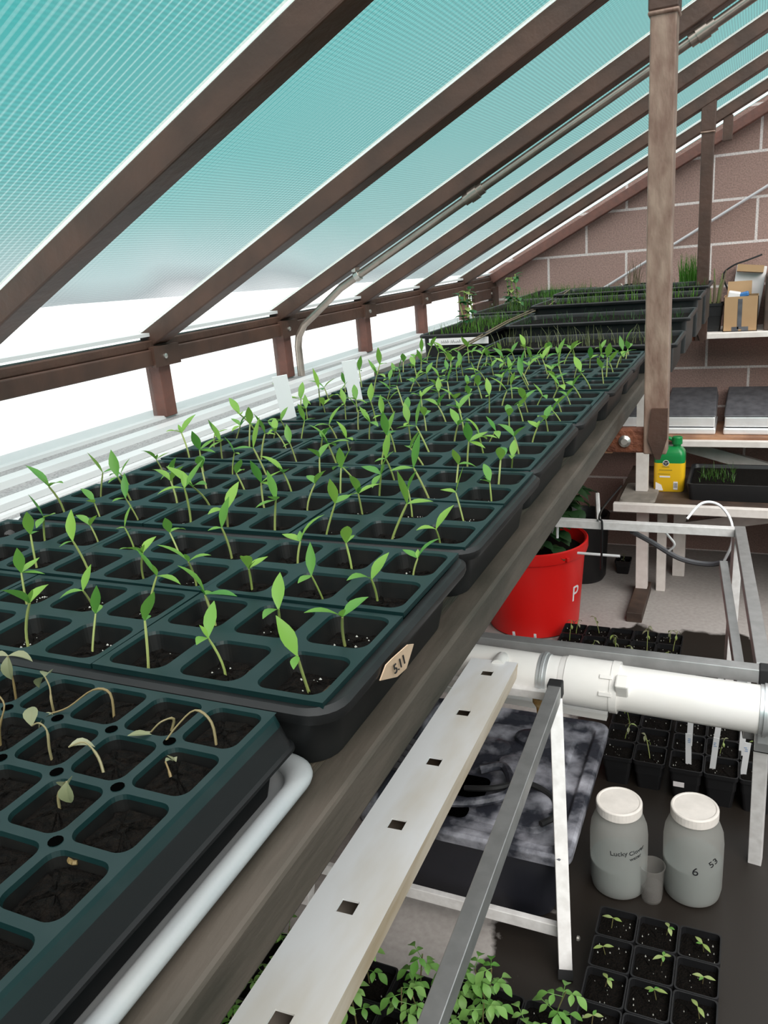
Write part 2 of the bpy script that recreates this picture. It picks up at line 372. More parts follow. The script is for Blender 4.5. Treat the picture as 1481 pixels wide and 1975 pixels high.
# ribbed white window sill
prof = [(-1.36, 1.19), (-1.335, 1.275), (-1.24, 1.275), (-1.238, 1.268), (-1.186, 1.268), (-1.184, 1.274), (-1.146, 1.274), (-1.143, 1.262), (-1.084, 1.262),
        (-1.082, 1.267), (-1.064, 1.267), (-1.062, 1.272), (-1.030, 1.272), (-1.028, 1.262), (-1.012, 1.262), (-1.010, 1.266), (-.996, 1.266), (-.994, 1.262), (-.965, 1.262), (-.963, 1.266), (-.952, 1.266), (-.950, 1.262), (-.90, 1.262), (-.898, 1.267), (-.86, 1.267), (-.858, 1.262), (-.77, 1.262), (-.768, 1.19)]
b = MB()
for i in range(len(prof) - 1):
    (xa, za), (xb, zb) = prof[i], prof[i + 1]
    b.cur = 1 if (i in (3, 7, 13, 17, 21, 25)) else 0
    b.add([(xa, YF, za), (xb, YF, zb), (xb, YB, zb), (xa, YB, za)], [(0, 1, 2, 3)])
b.cur = 0
b.add([(x, YF, z) for x, z in prof], [tuple(range(len(prof)))]); b.add([(x, YB, z) for x, z in prof], [tuple(range(len(prof) - 1, -1, -1))])
b.add([(-1.36, YF, 1.19), (-.768, YF, 1.19), (-.768, YB, 1.19), (-1.36, YB, 1.19)], [(3, 2, 1, 0)])
struct(b.build('trim_1', [m_sill, m_sill2]))
# header beam over the windows
b = MB(); b.bb(-1.275, -1.225, YF, YB, 1.394, 1.43); b.bb(-1.285, -1.235, YF, YB, 1.43, 1.45); struct(b.build('trim_2', m_rafter, bevel=.003))
# pale sealing strip along the foot of the roof sheets
b = MB(); b.beam((-1.262, YF, 1.462), (-1.262, YB, 1.462), .045, .008); struct(b.build('trim_3', m_sill))
RAF = [-1.31, -.75, -.19, .37, .93, 1.49, 2.05, 2.61, 3.17, 3.73]
def rz(x): return 1.430 + .51 * (x + 1.25)               # underside of the rafters
CO = ['nearest'] 
names = {.93: 'nearest roof rafter crossing the upper left corner', 1.49: 'second nearest roof rafter, the one carrying the big brown post',
         2.05: 'third roof rafter from the camera, with the conduit below it', 2.61: 'fourth roof rafter, just beyond the one with the conduit',
         3.17: 'fifth roof rafter, above the thin far post', 3.73: 'sixth roof rafter, next to the white strip at the block wall'}
for i, y in enumerate(RAF):
    b = MB(); w = .05
    xa, xb = -1.27, XR
    b.add([(x, y + dy, rz(x) + dz) for x in (xa, xb) for dy, dz in ((-w/2, 0), (w/2, 0), (w/2, .045), (-w/2, .045))],
          [(3, 2, 1, 0), (4, 5, 6, 7)] + [(k, (k + 1) % 4, 4 + (k + 1) % 4, 4 + k) for k in range(4)])
    o = b.build('roof_rafter', m_rafter, origin=(-1.25, y, 1.43), bevel=.003)
    WL[o.name] = (-1.25, y, 1.43); b = MB(); b.beam((-1.26, y - .030, rz(-1.26) + .0445), (XR, y - .030, rz(XR) + .0445), .010, .003); g_ = b.build('light_fringe_strip', m_fringe, o); g_['label'] = 'pale strip standing in for the light fringe'  # added strip, imitates the glow along the rafter's upper edge
    tag(o, 'brown steel ' + names.get(y, 'roof rafter behind the camera, out of the photo'), 'rafter', 'sloping roof rafters')
# rafter lying on the block wall
b = MB(); y = 4.165
b.add([(x, y + dy, 1.405 + .505 * (x + 1.25) + dz) for x in (-1.25, XR) for dy, dz in ((-.03, 0), (.03, 0), (.03, .05), (-.03, .05))],
      [(3, 2, 1, 0), (4, 5, 6, 7)] + [(k, (k + 1) % 4, 4 + (k + 1) % 4, 4 + k) for k in range(4)])
struct(b.build('trim_4', m_col, bevel=.003))
# roof sheets between the rafters
edges = RAF + [4.2]
for i in range(len(edges) - 1):
    ya, yb = edges[i], edges[i + 1]; b = MB(); t0 = .047
    b.add([(x, yy, rz(x) + dz) for dz in (t0, t0 + .008) for x, yy in ((-1.275, ya + .001), (XR, ya + .001), (XR, yb - .001), (-1.275, yb - .001))],
          [(3, 2, 1, 0), (4, 5, 6, 7)] + [(k, (k + 1) % 4, 4 + (k + 1) % 4, 4 + k) for k in range(4)])
    struct(b.build('window_%d' % (i + 1), m_frost if i == len(edges) - 2 else m_panel))
# window panes in the low wall, between the short columns
COLS = [-1.31, -.75, -.19, .37, .93, 1.49, 2.05, 2.61, 3.17, 3.73]
lims = COLS + [4.2]
for i in range(len(lims) - 1):
    b = MB(); b.bb(-1.262, -1.258, lims[i] + .02, lims[i + 1] - .02, 1.272, 1.394)
    struct(b.build('window_%d' % (i + 20), m_glass))
for i, y in enumerate(COLS):
    t = thing('window_column', (-1.25, y, 1.272), {1.49: 'short red brown steel column left of the first window seen whole', 2.05: 'short red brown column beside the curved conduit',
        2.61: 'short red brown column just past the conduit', 3.17: 'short red brown column left of the leggy seedlings',
        3.73: 'short brown column behind the leggy seedlings', .93: 'short brown column hidden by the left edge of the photo'}.get(y, 'short brown column behind the camera, out of the photo'), 'column', 'short window columns')
    b = MB(); b.bb(-1.272, -1.232, y - .02, y + .02, 1.272, 1.394); b.build('shaft', m_col, t, bevel=.002)
    b = MB(); b.add([(-1.232, y - .045, 1.436), (-1.232, y + .045, 1.436), (-1.232, y + .045, 1.39), (-1.232, y - .045, 1.39), (-1.218, y - .045, 1.436), (-1.218, y + .045, 1.436), (-1.218, y + .045, 1.39), (-1.218, y - .045, 1.39)],
                    [(0, 1, 2, 3), (7, 6, 5, 4), (0, 4, 5, 1), (1, 5, 6, 2), (2, 6, 7, 3), (3, 7, 4, 0)])
    gp = b.build('gusset_plate', m_rafter, t)
    b = MB(); b.lathe([(.006, 0), (.006, .004), (.003, .006)], n=10)
    b.v = [(-1.218 + z, y - .01 + x, 1.412 + yy) for x, yy, z in b.v]; b.build('bolt', m_bolt, gp, True)
# steel plates at the far window corner
t = thing('corner_plate', (-1.24, 4.0, 1.29), 'dark brown double steel plate in the far window corner', 'plate')
for z0, z1 in ((1.345, 1.392), (1.295, 1.335)):
    b = MB(); b.bb(-1.235, -1.215, 3.80, 4.16, z0, z1); b.build('plate', m_rafter, t, bevel=.002)
for z in (1.315, 1.37):
    b = MB(); b.lathe([(.006, 0), (.006, .004)], n=10); b.v = [(-1.215 + zz, 4.07 + x, z + yy) for x, yy, zz in b.v]; b.build('bolt', m_bolt, t)
b = MB(); b.bb(-1.24, -1.20, 4.09, 4.15, 1.19, 1.40); b.build('upright', m_rafter, t, bevel=.002)

# ---------------------------------------------------------------- hanging posts
def post(name, y, xc, z0, label, far=False):
    t = thing(name, (xc, y, z0), label, 'post')
    ztop = rz(xc) + .01
    b = MB(); b.bb(xc - .02, xc + .02, y - .02, y + .02, z0, ztop - .09); b.build('shaft', m_post if not far else m_rafter, t, bevel=.0025)
    b = MB(); b.bb(xc - .023, xc + .023, y - .023, y + .023, ztop - .092, ztop + .012); sv = b.build('top_sleeve', m_rafter, t, bevel=.003)
    b = MB(); b.bb(xc - .0235, xc + .0235, y - .0235, y + .0235, ztop - .098, ztop - .091); b.build('weld_bead', m_post, sv, True, bevel=.003)
    b = MB(); b.bb(-.235, xc - .015, y - .012, y + .012, 1.205, 1.250); bk = b.build('bracket', m_rust, t, bevel=.004)
    b = MB(); b.lathe([(.011, 0), (.011, .006), (.006, .010)], n=12); b.v = [(-.200 + x, y - .012 - zz, 1.228 + yy) for x, yy, zz in b.v]; b.build('bolt', m_bolt, bk, True)
    b = MB(); b.rings([[(xc + .002, y - .026, z0 - .008), (xc + .010, y - .026, z0 - .008), (xc + .010, y - .021, z0 - .008), (xc + .002, y - .021, z0 - .008)],
                       [(xc - .012, y - .026, z0 + .03), (xc + .021, y - .026, z0 + .03), (xc + .021, y - .021, z0 + .03), (xc - .012, y - .021, z0 + .03)],
                       [(xc - .006, y - .026, z0 + .085), (xc + .021, y - .026, z0 + .085), (xc + .021, y - .021, z0 + .085), (xc - .006, y - .021, z0 + .085)]])
    b.build('tab', m_rafter, t)
post('roof_post', 1.49, -.147, 1.205, 'big worn brown steel post on a rusty bracket at the bench edge')
b = MB()
post('roof_post', 3.17, -.165, 1.205, 'thin far brown steel post beside the cardboard box shelf', True)
for y, x, lab in ((3.73, -.122, 'brown steel stub hanging from the sixth rafter near the wall'), (1.49, -.082, 'brown steel stub at the top photo edge right of the big post')):
    b = MB(); b.bb(x - .018, x + .018, y - .018, y + .018, rz(x) - .09, rz(x) + .002); tag(b.build('rafter_stub', m_rafter, origin=(x, y, rz(x) - .09), bevel=.002), lab, 'stub')

# conduit under the third rafter
y = 2.045
t = thing('electrical_conduit', (-1.19, y, 1.27), 'grey metal conduit curving up from the sill along the third rafter', 'conduit')
pts = [(-1.196, y, 1.275), (-1.196, y, 1.36), (-1.190, y, 1.39), (-1.170, y, 1.42), (-1.135, y, 1.445)] + [(x, y, rz(x) - .022 + .0) for x in (-1.04, -.9, -.6, -.3, 0, .4, 1.2)]
b = MB(); b.tube(pts, .0105, 12); b.build('pipe', m_cond, t, True)
for x in (-.645, -.125):
    b = MB(); d = Vector((1, 0, .51)).normalized(); c = Vector((x, y, rz(x) - .022)); b.tube([c - d * .028, c - d * .012, c - d * .012, c + d * .012, c + d * .012, c + d * .028], [.014, .014, .017, .017, .014, .014], 12); b.build('coupling', m_cond, t, True)
b = MB(); c = Vector((-.985, y, rz(-.985) - .022)); b.tube([c - d * .008, c + d * .008], .014, 10); b.box((c.x - .005, y, c.z + .02), (.012, .03, .018)); b.build('strap', m_bolt, t, bevel=.001)

# thin rod leaning along the block wall
b = MB(); b.tube([(-.80, 4.17, 1.285), (.35, 4.17, 1.925)], .007, 10); tag(b.build('wall_rod', m_rodw, smooth=True, origin=(-.8, 4.17, 1.285)), 'thin grey white rod slanting up the block wall', 'rod')
b = MB()
for k in range(10):
    a0, a1 = 2 * PI * k / 10, 2 * PI * (k + 1) / 10
    b.tube([(-.594 + .008 * math.cos(a0), 4.185, 1.362 + .008 * math.sin(a0)), (-.594 + .008 * math.cos(a1), 4.185, 1.362 + .008 * math.sin(a1))], .0025, 6)
b.bb(-.6, -.588, 4.185, 4.2, 1.352, 1.356)
tag(b.build('eye_hook', m_bolt, origin=(-.594, 4.185, 1.35)), 'small metal eye hook on the block wall below the slanting rod', 'hook')

# ================================================================ BENCH
t = thing('growing_bench', (-.55, 2, 1.19), 'long weathered wooden bench carrying the seedling trays', 'bench')
b = MB(); b.bb(-.7675, -.212, -.6, 4.19, 1.268, 1.2848); b.bb(-.949, -.7675, 2.02, 4.19, 1.2685, 1.2848); b.build('bench_top', m_wood, t)
b = MB(); b.bb(-.232, -.205, -.6, 4.19, 1.252, 1.285); b.build('edge_beam', [m_woodside], t, bevel=.003)
b = MB(); b.bb(-.767, -.235, -.6, -.56, 1.22, 1.267); 
for y in (.6, 1.49, 2.4, 3.17, 4.0): b.bb(-.767, -.235, y - .02, y + .02, 1.215, 1.267)
b.build('cross_bearer', m_wood, t)

# ---------------------------------------------------------------- 1020 trays and six-cell packs
PX, PY = .0585, .0612
def tray_shell(x0, x1, y0, y1, z0, z1, mat, name='seed_tray', r=.022, lip=.009, taper=.02, th=.0025, parent=None, floor=None):
    b = MB(); k = 6
    R = [rrect(x0 + taper, x1 - taper, y0 + taper, y1 - taper, z0, r, k),
         rrect(x0 + lip + .003, x1 - lip - .003, y0 + lip + .003, y1 - lip - .003, z1 - .010, r, k),
         rrect(x0 + lip, x1 - lip, y0 + lip, y1 - lip, z1 - .008, r, k),
         rrect(x0 + .001, x1 - .001, y0 + .001, y1 - .001, z1 - .010, r, k),
         rrect(x0, x1, y0, y1, z1 - .007, r, k), rrect(x0, x1, y0, y1, z1 - .003, r, k),
         rrect(x0 + .003, x1 - .003, y0 + .003, y1 - .003, z1, r, k),
         rrect(x0 + lip + .001, x1 - lip - .001, y0 + lip + .001, y1 - lip - .001, z1 - .001, r, k),
         rrect(x0 + lip + .004, x1 - lip - .004, y0 + lip + .004, y1 - lip - .004, z1 - .007, r, k),
         rrect(x0 + taper + th, x1 - taper - th, y0 + taper + th, y1 - taper - th, (floor or z0 + th), r, k)]
    b.rings(R)
    return b.build(name, mat, parent, True, origin=None if parent else ((x0 + x1) / 2, (y0 + y1) / 2, z0))
def cell_pack(ix0, jy0, ox, oy, zd, dz, depth=.0125):
    """a six cell pack, three across by two deep: deck with rounded openings and tapered pockets; the soil is its child"""
    b = MB(); s = MB(); n = 6
    for i in range(3):
        for j in range(2):
            cx, cy = ox + (ix0 + i) * PX, oy + (jy0 + j) * PY
            x0, x1, y0, y1 = cx - PX / 2, cx + PX / 2, cy - PY / 2, cy + PY / 2
            if i == 0: x0 += .0008
            if i == 2: x1 -= .0008
            if j == 0: y0 += .0008
            if j == 1: y1 -= .0008
            def zz(x, y): return zd + dz[0] + dz[1] * (x - ox - (ix0 + 1) * PX) + dz[2] * (y - oy - (jy0 + .5) * PY)
            hx, hy = .0235, .0245
            O = []
            H = rrect(cx - hx, cx + hx, cy - hy, cy + hy, 0, .010, n)
            for (px, py, _) in H:           # matching points on the outer square
                dx, dy = px - cx, py - cy
                q = min((PX / 2 if dx else 9) / max(abs(dx), 1e-9), (PY / 2) / max(abs(dy), 1e-9))
                O.append((min(max(cx + dx * q, x0), x1), min(max(cy + dy * q, y0), y1)))
            O = [(x, y, zz(x, y)) for x, y in O]
            H0 = [(x, y, zz(x, y)) for x, y, _ in H]
            H1 = [(cx + (x - cx) * .965, cy + (y - cy) * .965, zz(x, y) - .0022) for x, y, _ in H]
            H2 = [(cx + (x - cx) * .84, cy + (y - cy) * .84, zz(x, y) - depth - .006) for x, y, _ in H]
            O[n // 2], O[n + 1 + n // 2], O[2 * n + 2 + n // 2], O[3 * n + 3 + n // 2] = [(a, c, zz(a, c)) for a, c in ((x1, y1), (x0, y1), (x0, y0), (x1, y0))]
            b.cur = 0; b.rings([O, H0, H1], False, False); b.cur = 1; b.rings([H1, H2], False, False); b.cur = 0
            # soil: domed irregular disc a little below the deck
            R = []
            for f, h in ((.93, -.002), (.66, .0005), (.38, .002), (.12, .0025)):
                R.append([(cx + (x - cx) * f, cy + (y - cy) * f, zz(x, y) - depth + h + rnd.uniform(-.0018, .0018)) for x, y, _ in H])
            s.cur = 0; s.rings(R, False, True)
            s.cur = 1
            for _ in range(rnd.randint(8, 18)):
                px, py, pr = cx + rnd.uniform(-.017, .017), cy + rnd.uniform(-.017, .017), rnd.uniform(.0004, .0013); pz = zd - depth + .0030 - 13 * ((px - cx) ** 2 + (py - cy) ** 2)
                s.add([(px + pr, py, pz), (px, py + pr, pz), (px - pr, py, pz), (px, py - pr, pz), (px, py, pz + pr), (px, py, pz - pr)],
                      [(0, 1, 4), (1, 2, 4), (2, 3, 4), (3, 0, 4), (1, 0, 5), (2, 1, 5), (3, 2, 5), (0, 3, 5)])
    X0, X1 = ox + (ix0 - .5) * PX + .0008, ox + (ix0 + 2.5) * PX - .0008; Y0, Y1 = oy + (jy0 - .5) * PY + .0008, oy + (jy0 + 1.5) * PY - .0008
    def z2(x, y): return zd + dz[0] + dz[1] * (x - ox - (ix0 + 1) * PX) + dz[2] * (y - oy - (jy0 + .5) * PY)
    E = [(X0, Y0), (X1, Y0), (X1, Y1), (X0, Y1)]
    b.rings([[(x, y, z2(x, y) - .004) for x, y in E], [(x, y, z2(x, y)) for x, y in E]], False, False)
    c = (ox + (ix0 + 1) * PX, oy + (jy0 + .5) * PY, zd - .03)
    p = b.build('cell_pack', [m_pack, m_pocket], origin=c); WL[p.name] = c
    for pl in p.data.polygons: pl.use_smooth = False
    s.build('soil', [m_soil, m_perl], p)
    return p

TR = [(.340, 'tan-tagged tray'), (.600, 'second tray past the wilted one'), (.853, 'third tray past the wilted one'),
      (1.105, 'fourth tray past the wilted one'), (1.358, 'fifth tray past the wilted one'), (1.606, 'sixth tray past the wilted one')]
TRLAB = ['black tray with the tan tape tag, right behind the wilted tray', 'black tray of green packs just behind the tan-tagged one',
         'black seedling tray third past the wilted one, a little askew', 'black seedling tray fourth past the wilted one, left of the rusty bracket',
         'black seedling tray fifth past the wilted one, beside the brown post', 'black seedling tray sixth past the wilted one, before the sprout flats']
XRT = -.204
SPOTS = []
tray_objs = []
for ti, (y0, nm) in enumerate(TR):
    W_ = 9 * PX; jx = [0, 0, -.006, -.003, .002, .003][ti]; x1 = XRT + jx; x0 = x1 - W_ - .018
    ytop = y0 + .258
    o = tray_shell(x0, x1, y0, ytop, 1.2855, 1.3375 + .0005 * ti, m_tray)
    tag(o, TRLAB[ti], 'tray', 'black nursery trays on the bench'); tray_objs.append(o)
    ox = x0 + .009 + PX / 2; oy = y0 + .0065 + PY / 2
    for pi in range(3):
        for pj in range(2):
            dz = (rnd.uniform(-.0006, .0012), rnd.uniform(-.012, .012) * (1 if ti else .5), rnd.uniform(-.02, .02) * (1 if ti else .4))
            p = cell_pack(pi * 3, pj * 2, ox, oy, 1.3405, dz)
            tag(p, 'dark green six-cell pack, %s %s of the %s' % (('front', 'back')[pj], ('left', 'middle', 'right')[pi], nm), 'cell pack', 'six-cell packs in the bench trays')
    for i in range(9):
        for j in range(4): SPOTS.append((ti, 8 - i, j, ox + i * PX, oy + j * PY, nm))

# the tan tape tag
P = [(-.2045, .4035, 1.3255), (-.2025, .410, 1.3335), (-.2020, .419, 1.3335), (-.2015, .444, 1.331), (-.2020, .455, 1.326), (-.2045, .445, 1.312), (-.2055, .431, 1.313)]
b = MB(); b.rings([P, [(x + .0008, y, z) for x, y, z in P]]); tg = b.build('tape_tag', m_tape, origin=(-.203, .43, 1.313)); WL[tg.name] = (-.203, .43, 1.313)
tag(tg, 'torn tan tape tag stuck on the near black tray side', 'tag')
def tagmap(x, y, z):
    return (-.2010 + z, .429 + x * .98 - y * .2, 1.324 + y * .85 - x * .05)
lettering('lettering', '5.11', .012, m_ink, tg, tagmap)

# ---------------------------------------------------------------- pepper seedlings
def leaf(b, base, az, el, L, Wd, droop=.5, fold=.25, n=6):
    """one leaf blade from base; az heading, el rise in radians"""
    p = Vector(base); d = Vector((math.cos(az) * math.cos(el), math.sin(az) * math.cos(el), math.sin(el))); side = Vector((-math.sin(az), math.cos(az), 0))
    prof = [0.10, .55, .92, 1.0, .80, .45, .03]; V = []
    e = el
    for k in range(n + 1):
        w = Wd / 2 * prof[k]; up = Vector((-math.cos(az) * math.sin(e), -math.sin(az) * math.sin(e), math.cos(e)))
        V += [p + side * w + up * (w * fold), p, p - side * w + up * (w * fold)]
        e -= droop / n; p = p + Vector((math.cos(az) * math.cos(e), math.sin(az) * math.cos(e), math.sin(e))) * (L / n)
    F = []
    for k in range(n):
        a = k * 3; F += [(a, a + 1, a + 4, a + 3), (a + 1, a + 2, a + 5, a + 4)]
    b.add(V, F)
def stem_pts(h, lean, az, curve=0):
    return [(math.cos(az) * lean * (k / 5) ** (1 + curve), math.sin(az) * lean * (k / 5) ** (1 + curve), h * k / 5) for k in range(6)]
HID = (0, 0, 0)
def make_pepper(k):
    r = random.Random(100 + k); t = thing('pepper_seedling', (0, 0, 0), 'x', 'seedling'); kids = []
    h = r.uniform(.021, .035); lean = r.uniform(.002, .014); az = r.uniform(0, 2 * PI)
    P = stem_pts(h, lean, az, r.uniform(0, .8)); b = MB(); b.tube([(0, 0, -.006)] + P, [.0011, .0011] + [.0010] * 4 + [.0008], 6); kids.append(b.build('stem', m_stem, t, True))
    top = P[-1]; a0 = r.uniform(0, 2 * PI)
    kinds = [(r.uniform(.9, 1.35), r.uniform(.024, .034), .0098), (r.uniform(.15, .75), r.uniform(.020, .031), .0098)]
    if k % 3 == 0: kinds.append((r.uniform(.7, 1.2), r.uniform(.010, .015), .005))
    if k % 4 == 1: kinds.append((r.uniform(-.5, .1), r.uniform(.018, .024), .008))
    if k == 5: kinds = kinds[:1] + [(.1, .012, .006)]
    for q, (e, L, w) in enumerate(kinds):
        b = MB(); leaf(b, top, a0 + [0, 2.8, 1.4, 4.4][q] + r.uniform(-.4, .4), e, L, w, r.uniform(-.1, .9)); kids.append(b.build('leaf', m_leaf, t, True))
    KIDS[t.name] = kids; return t, len(kinds)
PEP = [make_pepper(k) for k in range(10)]
used = set()
ROW = ['front', 'second', 'third', 'back']
WORDS = {2: 'two-leaved', 3: 'three-leaved', 4: 'bushy'}
for (ti, ir, j, x, y, nm) in SPOTS:
    if rnd.random() < [.04, .04, .06, .08, .06, .06][ti]: continue
    k = rnd.randrange(10); src, nl = PEP[k]
    sc = rnd.uniform(.78, 1.12) * [1.0, 1.1, 1.12, 1.12, 1.15, 1.2][ti]
    lab = '%s pepper seedling, %s from right, %s row, %s' % ('two-leaved' if nl == 2 else 'leafy', ORD[ir], ROW[j], nm)
    loc = (x + rnd.uniform(-.009, .009), y + rnd.uniform(-.009, .006), 1.3405 - .0115)
    if k not in used:
        used.add(k); src.location = loc; src.rotation_euler = (0, 0, rnd.uniform(0, 6.28)); src.scale = (sc,) * 3; src['label'] = lab; src['group'] = 'pepper seedlings in the bench trays'
    else:
        copy_thing(src, loc, rnd.uniform(0, 2 * PI), sc, lab, 'pepper seedlings in the bench trays', rnd.uniform(-.16, .16), rnd.uniform(-.16, .16))

# two white plant labels at the left end of the trays
for (x, y, lab) in ((-.700, 1.135, 'blank white plant label standing nearer, left end of the trays'), (-.655, 1.300, 'blank white plant label standing farther, left end of the trays')):
    b = MB(); b.box((x, y, 1.366), (.025, .0012, .095), Matrix.Rotation(.5, 3, 'Z') @ Matrix.Rotation(-.10, 3, 'Y') @ Matrix.Rotation(.12, 3, 'X')); tag(b.build('plant_label', m_whiteside, origin=(x, y, 1.32), bevel=.0004), lab, 'label', 'white plant labels')

# ---------------------------------------------------------------- near tray of wilted seedlings, in a white tray
CP = .0412; ZT = 1.3385
t1x1, t1y1 = -.2365, .3335
NX, NY = 12, 6
t1x0, t1y0 = t1x1 - NX * CP - .003, t1y1 - NY * CP - .003
b = MB(); X0, X1, Y0, Y1, ZR, RR = -.765, -.2205, .064, .354, 1.2945, .0062
R = [rrect(X0 + .018, X1 - .018, Y0 + .018, Y1 - .018, 1.2856, .02, 8)]
for q in range(13):
    a = -.9 + (PI + 1.8) * q / 12; o_ = RR + RR * math.cos(PI - a) * -1
    o_ = RR - RR * math.cos(a); R.append(rrect(X0 + o_, X1 - o_, Y0 + o_, Y1 - o_, ZR + RR * math.sin(a) * .8, .022, 8))
R.append(rrect(X0 + .020, X1 - .020, Y0 + .020, Y1 - .020, 1.2866, .02, 8))
b.rings(R); wt = b.build('metal_tray', m_whitetray, smooth=True, origin=((X0 + X1) / 2, (Y0 + Y1) / 2, 1.2856))
tag(wt, 'white dented metal tray under the wilted seedlings, near bench edge', 'tray')
t1 = thing('plug_tray', ((t1x0 + t1x1) / 2, (t1y0 + t1y1) / 2, 1.2885), 'green black plug tray of wilted seedlings at the photo bottom left', 'tray')
b = MB(); s = MB()
for i in range(NX):
    for j in range(NY):
        cx = t1x1 - .0015 - (i + .5) * CP; cy = t1y1 - .0015 - (j + .5) * CP; h = .0178
        H = rrect(cx - h, cx + h, cy - h, cy + h, 0, .0075, 6); O = []
        for (px, py, _) in H:
            dx, dy = px - cx, py - cy; q = (CP / 2) / max(abs(dx), abs(dy)); O.append((cx + dx * q, cy + dy * q, ZT))
        for q_, (a, c) in enumerate(((1, 1), (-1, 1), (-1, -1), (1, -1))): O[q_ * 7 + 3] = (cx + a * CP / 2, cy + c * CP / 2, ZT)
        b.cur = 0; b.rings([O, [(x, y, ZT) for x, y, _ in H], [(cx + (x - cx) * .96, cy + (y - cy) * .96, ZT - .0025) for x, y, _ in H]], False, False); b.cur = 1
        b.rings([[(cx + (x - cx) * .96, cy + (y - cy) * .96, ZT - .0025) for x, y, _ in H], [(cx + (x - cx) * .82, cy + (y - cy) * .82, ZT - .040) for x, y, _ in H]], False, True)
        R = [[(cx + (x - cx) * f, cy + (y - cy) * f, ZT - .0065 + hh + rnd.uniform(-.0015, .0015)) for x, y, _ in H] for f, hh in ((.935, -.002), (.7, .001), (.4, .002), (.14, .0025))]
        s.cur = 0; s.rings(R, False, True); s.cur = 1
        for _ in range(rnd.randint(0, 2)):
            px, py, pr = cx + rnd.uniform(-.012, .012), cy + rnd.uniform(-.012, .012), rnd.uniform(.0005, .0011); pz = ZT - .0065
            s.add([(px + pr, py, pz), (px, py + pr, pz), (px - pr, py, pz), (px, py - pr, pz), (px, py, pz + pr), (px, py, pz - pr)], [(0, 1, 4), (1, 2, 4), (2, 3, 4), (3, 0, 4), (1, 0, 5), (2, 1, 5), (3, 2, 5), (0, 3, 5)])
b.cur = 0
b.rings([rrect(t1x0 - .004, t1x1 + .003, t1y0 - .004, t1y1 + .002, ZT - .007, .007, 6), rrect(t1x0 - .002, t1x1 + .0012, t1y0 - .002, t1y1 + .001, ZT - .002, .006, 6), rrect(t1x0, t1x1, t1y0, t1y1, ZT, .004, 6)], False, False)
m_ = .0015
for xa, xb, ya, yb in ((t1x1 - m_, t1x1, t1y0, t1y1), (t1x0, t1x0 + m_, t1y0, t1y1), (t1x0 + m_, t1x1 - m_, t1y0, t1y0 + m_), (t1x0 + m_, t1x1 - m_, t1y1 - m_, t1y1)):
    b.add([(xa, ya, ZT), (xb, ya, ZT), (xb, yb, ZT), (xa, yb, ZT)], [(0, 1, 2, 3)])
k_ = MB(); k_.rings([rrect(t1x0 + .006, t1x1 - .006, t1y0 + .006, t1y1 - .006, 1.2885, .008, 6), rrect(t1x0 + .002, t1x1 - .001, t1y0 + .002, t1y1 - .001, 1.3165, .008, 6), rrect(t1x0 - .010, t1x1 + .010, t1y0 - .010, t1y1 + .006, 1.3165, .010, 6), rrect(t1x0 - .0098, t1x1 + .0098, t1y0 - .0098, t1y1 + .0058, 1.3182, .010, 6),
    rrect(t1x0 - .008, t1x1 + .0075, t1y0 - .008, t1y1 + .0045, 1.3190, .009, 6), rrect(t1x0 - .004, t1x1 + .003, t1y0 - .004, t1y1 + .002, ZT - .007, .007, 6)], True, False)
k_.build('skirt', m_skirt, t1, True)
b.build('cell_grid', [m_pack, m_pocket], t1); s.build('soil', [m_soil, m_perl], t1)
for i in range(1, 6):
    for j in range(1, NY):
        cx = t1x1 - .0015 - i * CP; cy = t1y1 - .0015 - j * CP; b = MB()
        b.rings([[(cx + .0036 * math.cos(a * PI / 6), cy + .0036 * math.sin(a * PI / 6), ZT + z) for a in range(12)] for z in (.0002, .0004)], False, True)
        b.build('drain_hole_dark', m_holedark, t1)  # flat black disc paints the dark of a drain hole
# wilted seedlings: flopped thin stems with a withered leaf
def wilted(i, j, dx, dy, pts, leafdir, lab, tanbase=True, lw=.008, ll=.014):
    cx = t1x1 - .0015 - (i + .5) * CP + dx; cy = t1y1 - .0015 - (j + .5) * CP + dy; z = ZT - .0075
    t = thing('wilted_seedling', (cx, cy, z), lab, 'seedling', 'wilted seedlings in the near tray')
    P = [Vector((cx + a, cy + c, z + e)) for a, c, e in pts]
    Q = []
    for k in range(len(P) - 1):
        for u in range(4):
            p0 = P[max(k - 1, 0)]; p1 = P[k]; p2 = P[k + 1]; p3 = P[min(k + 2, len(P) - 1)]; w = u / 4
            Q.append(.5 * (2 * p1 + (p2 - p0) * w + (2 * p0 - 5 * p1 + 4 * p2 - p3) * w * w + (3 * p1 - p0 - 3 * p2 + p3) * w ** 3))
    Q.append(P[-1])
    b = MB(); b.tube(Q, [.0008] * (len(Q) // 2) + [.0005] * (len(Q) - len(Q) // 2), 6); b.build('stem', m_wstem, t, True)
    for az, el in leafdir:
        b = MB(); leaf(b, P[-1] - Vector(WL[t.name]) + Vector(WL[t.name]), az, el, ll, lw, .9, .5); b.build('leaf', m_wilt, t, True)
wilted(0, 0, .002, -.010, [(0, 0, 0), (-.004, .004, .014), (-.014, .004, .020), (-.022, -.004, .013), (-.026, -.012, .006)], [(-.4, .1), (3.6, -.4)], 'arching wilted seedling in the far right corner cell')
wilted(1, 0, .008, -.006, [(0, 0, 0), (.003, .002, .010), (-.001, -.004, .011), (-.006, -.008, .006)], [(4.0, -.2)], 'small curled wilted seedling, second far cell from the right')
wilted(2, 0, .006, -.004, [(0, 0, 0), (-.003, .004, .016), (-.014, .002, .018), (-.026, -.008, .010), (-.034, -.014, .008)], [(-1.9, -.9), (-1.2, -.9), (-2.6, -.5)], 'wilted seedling drooping a pale leaf, third far cell from the right', lw=.010)
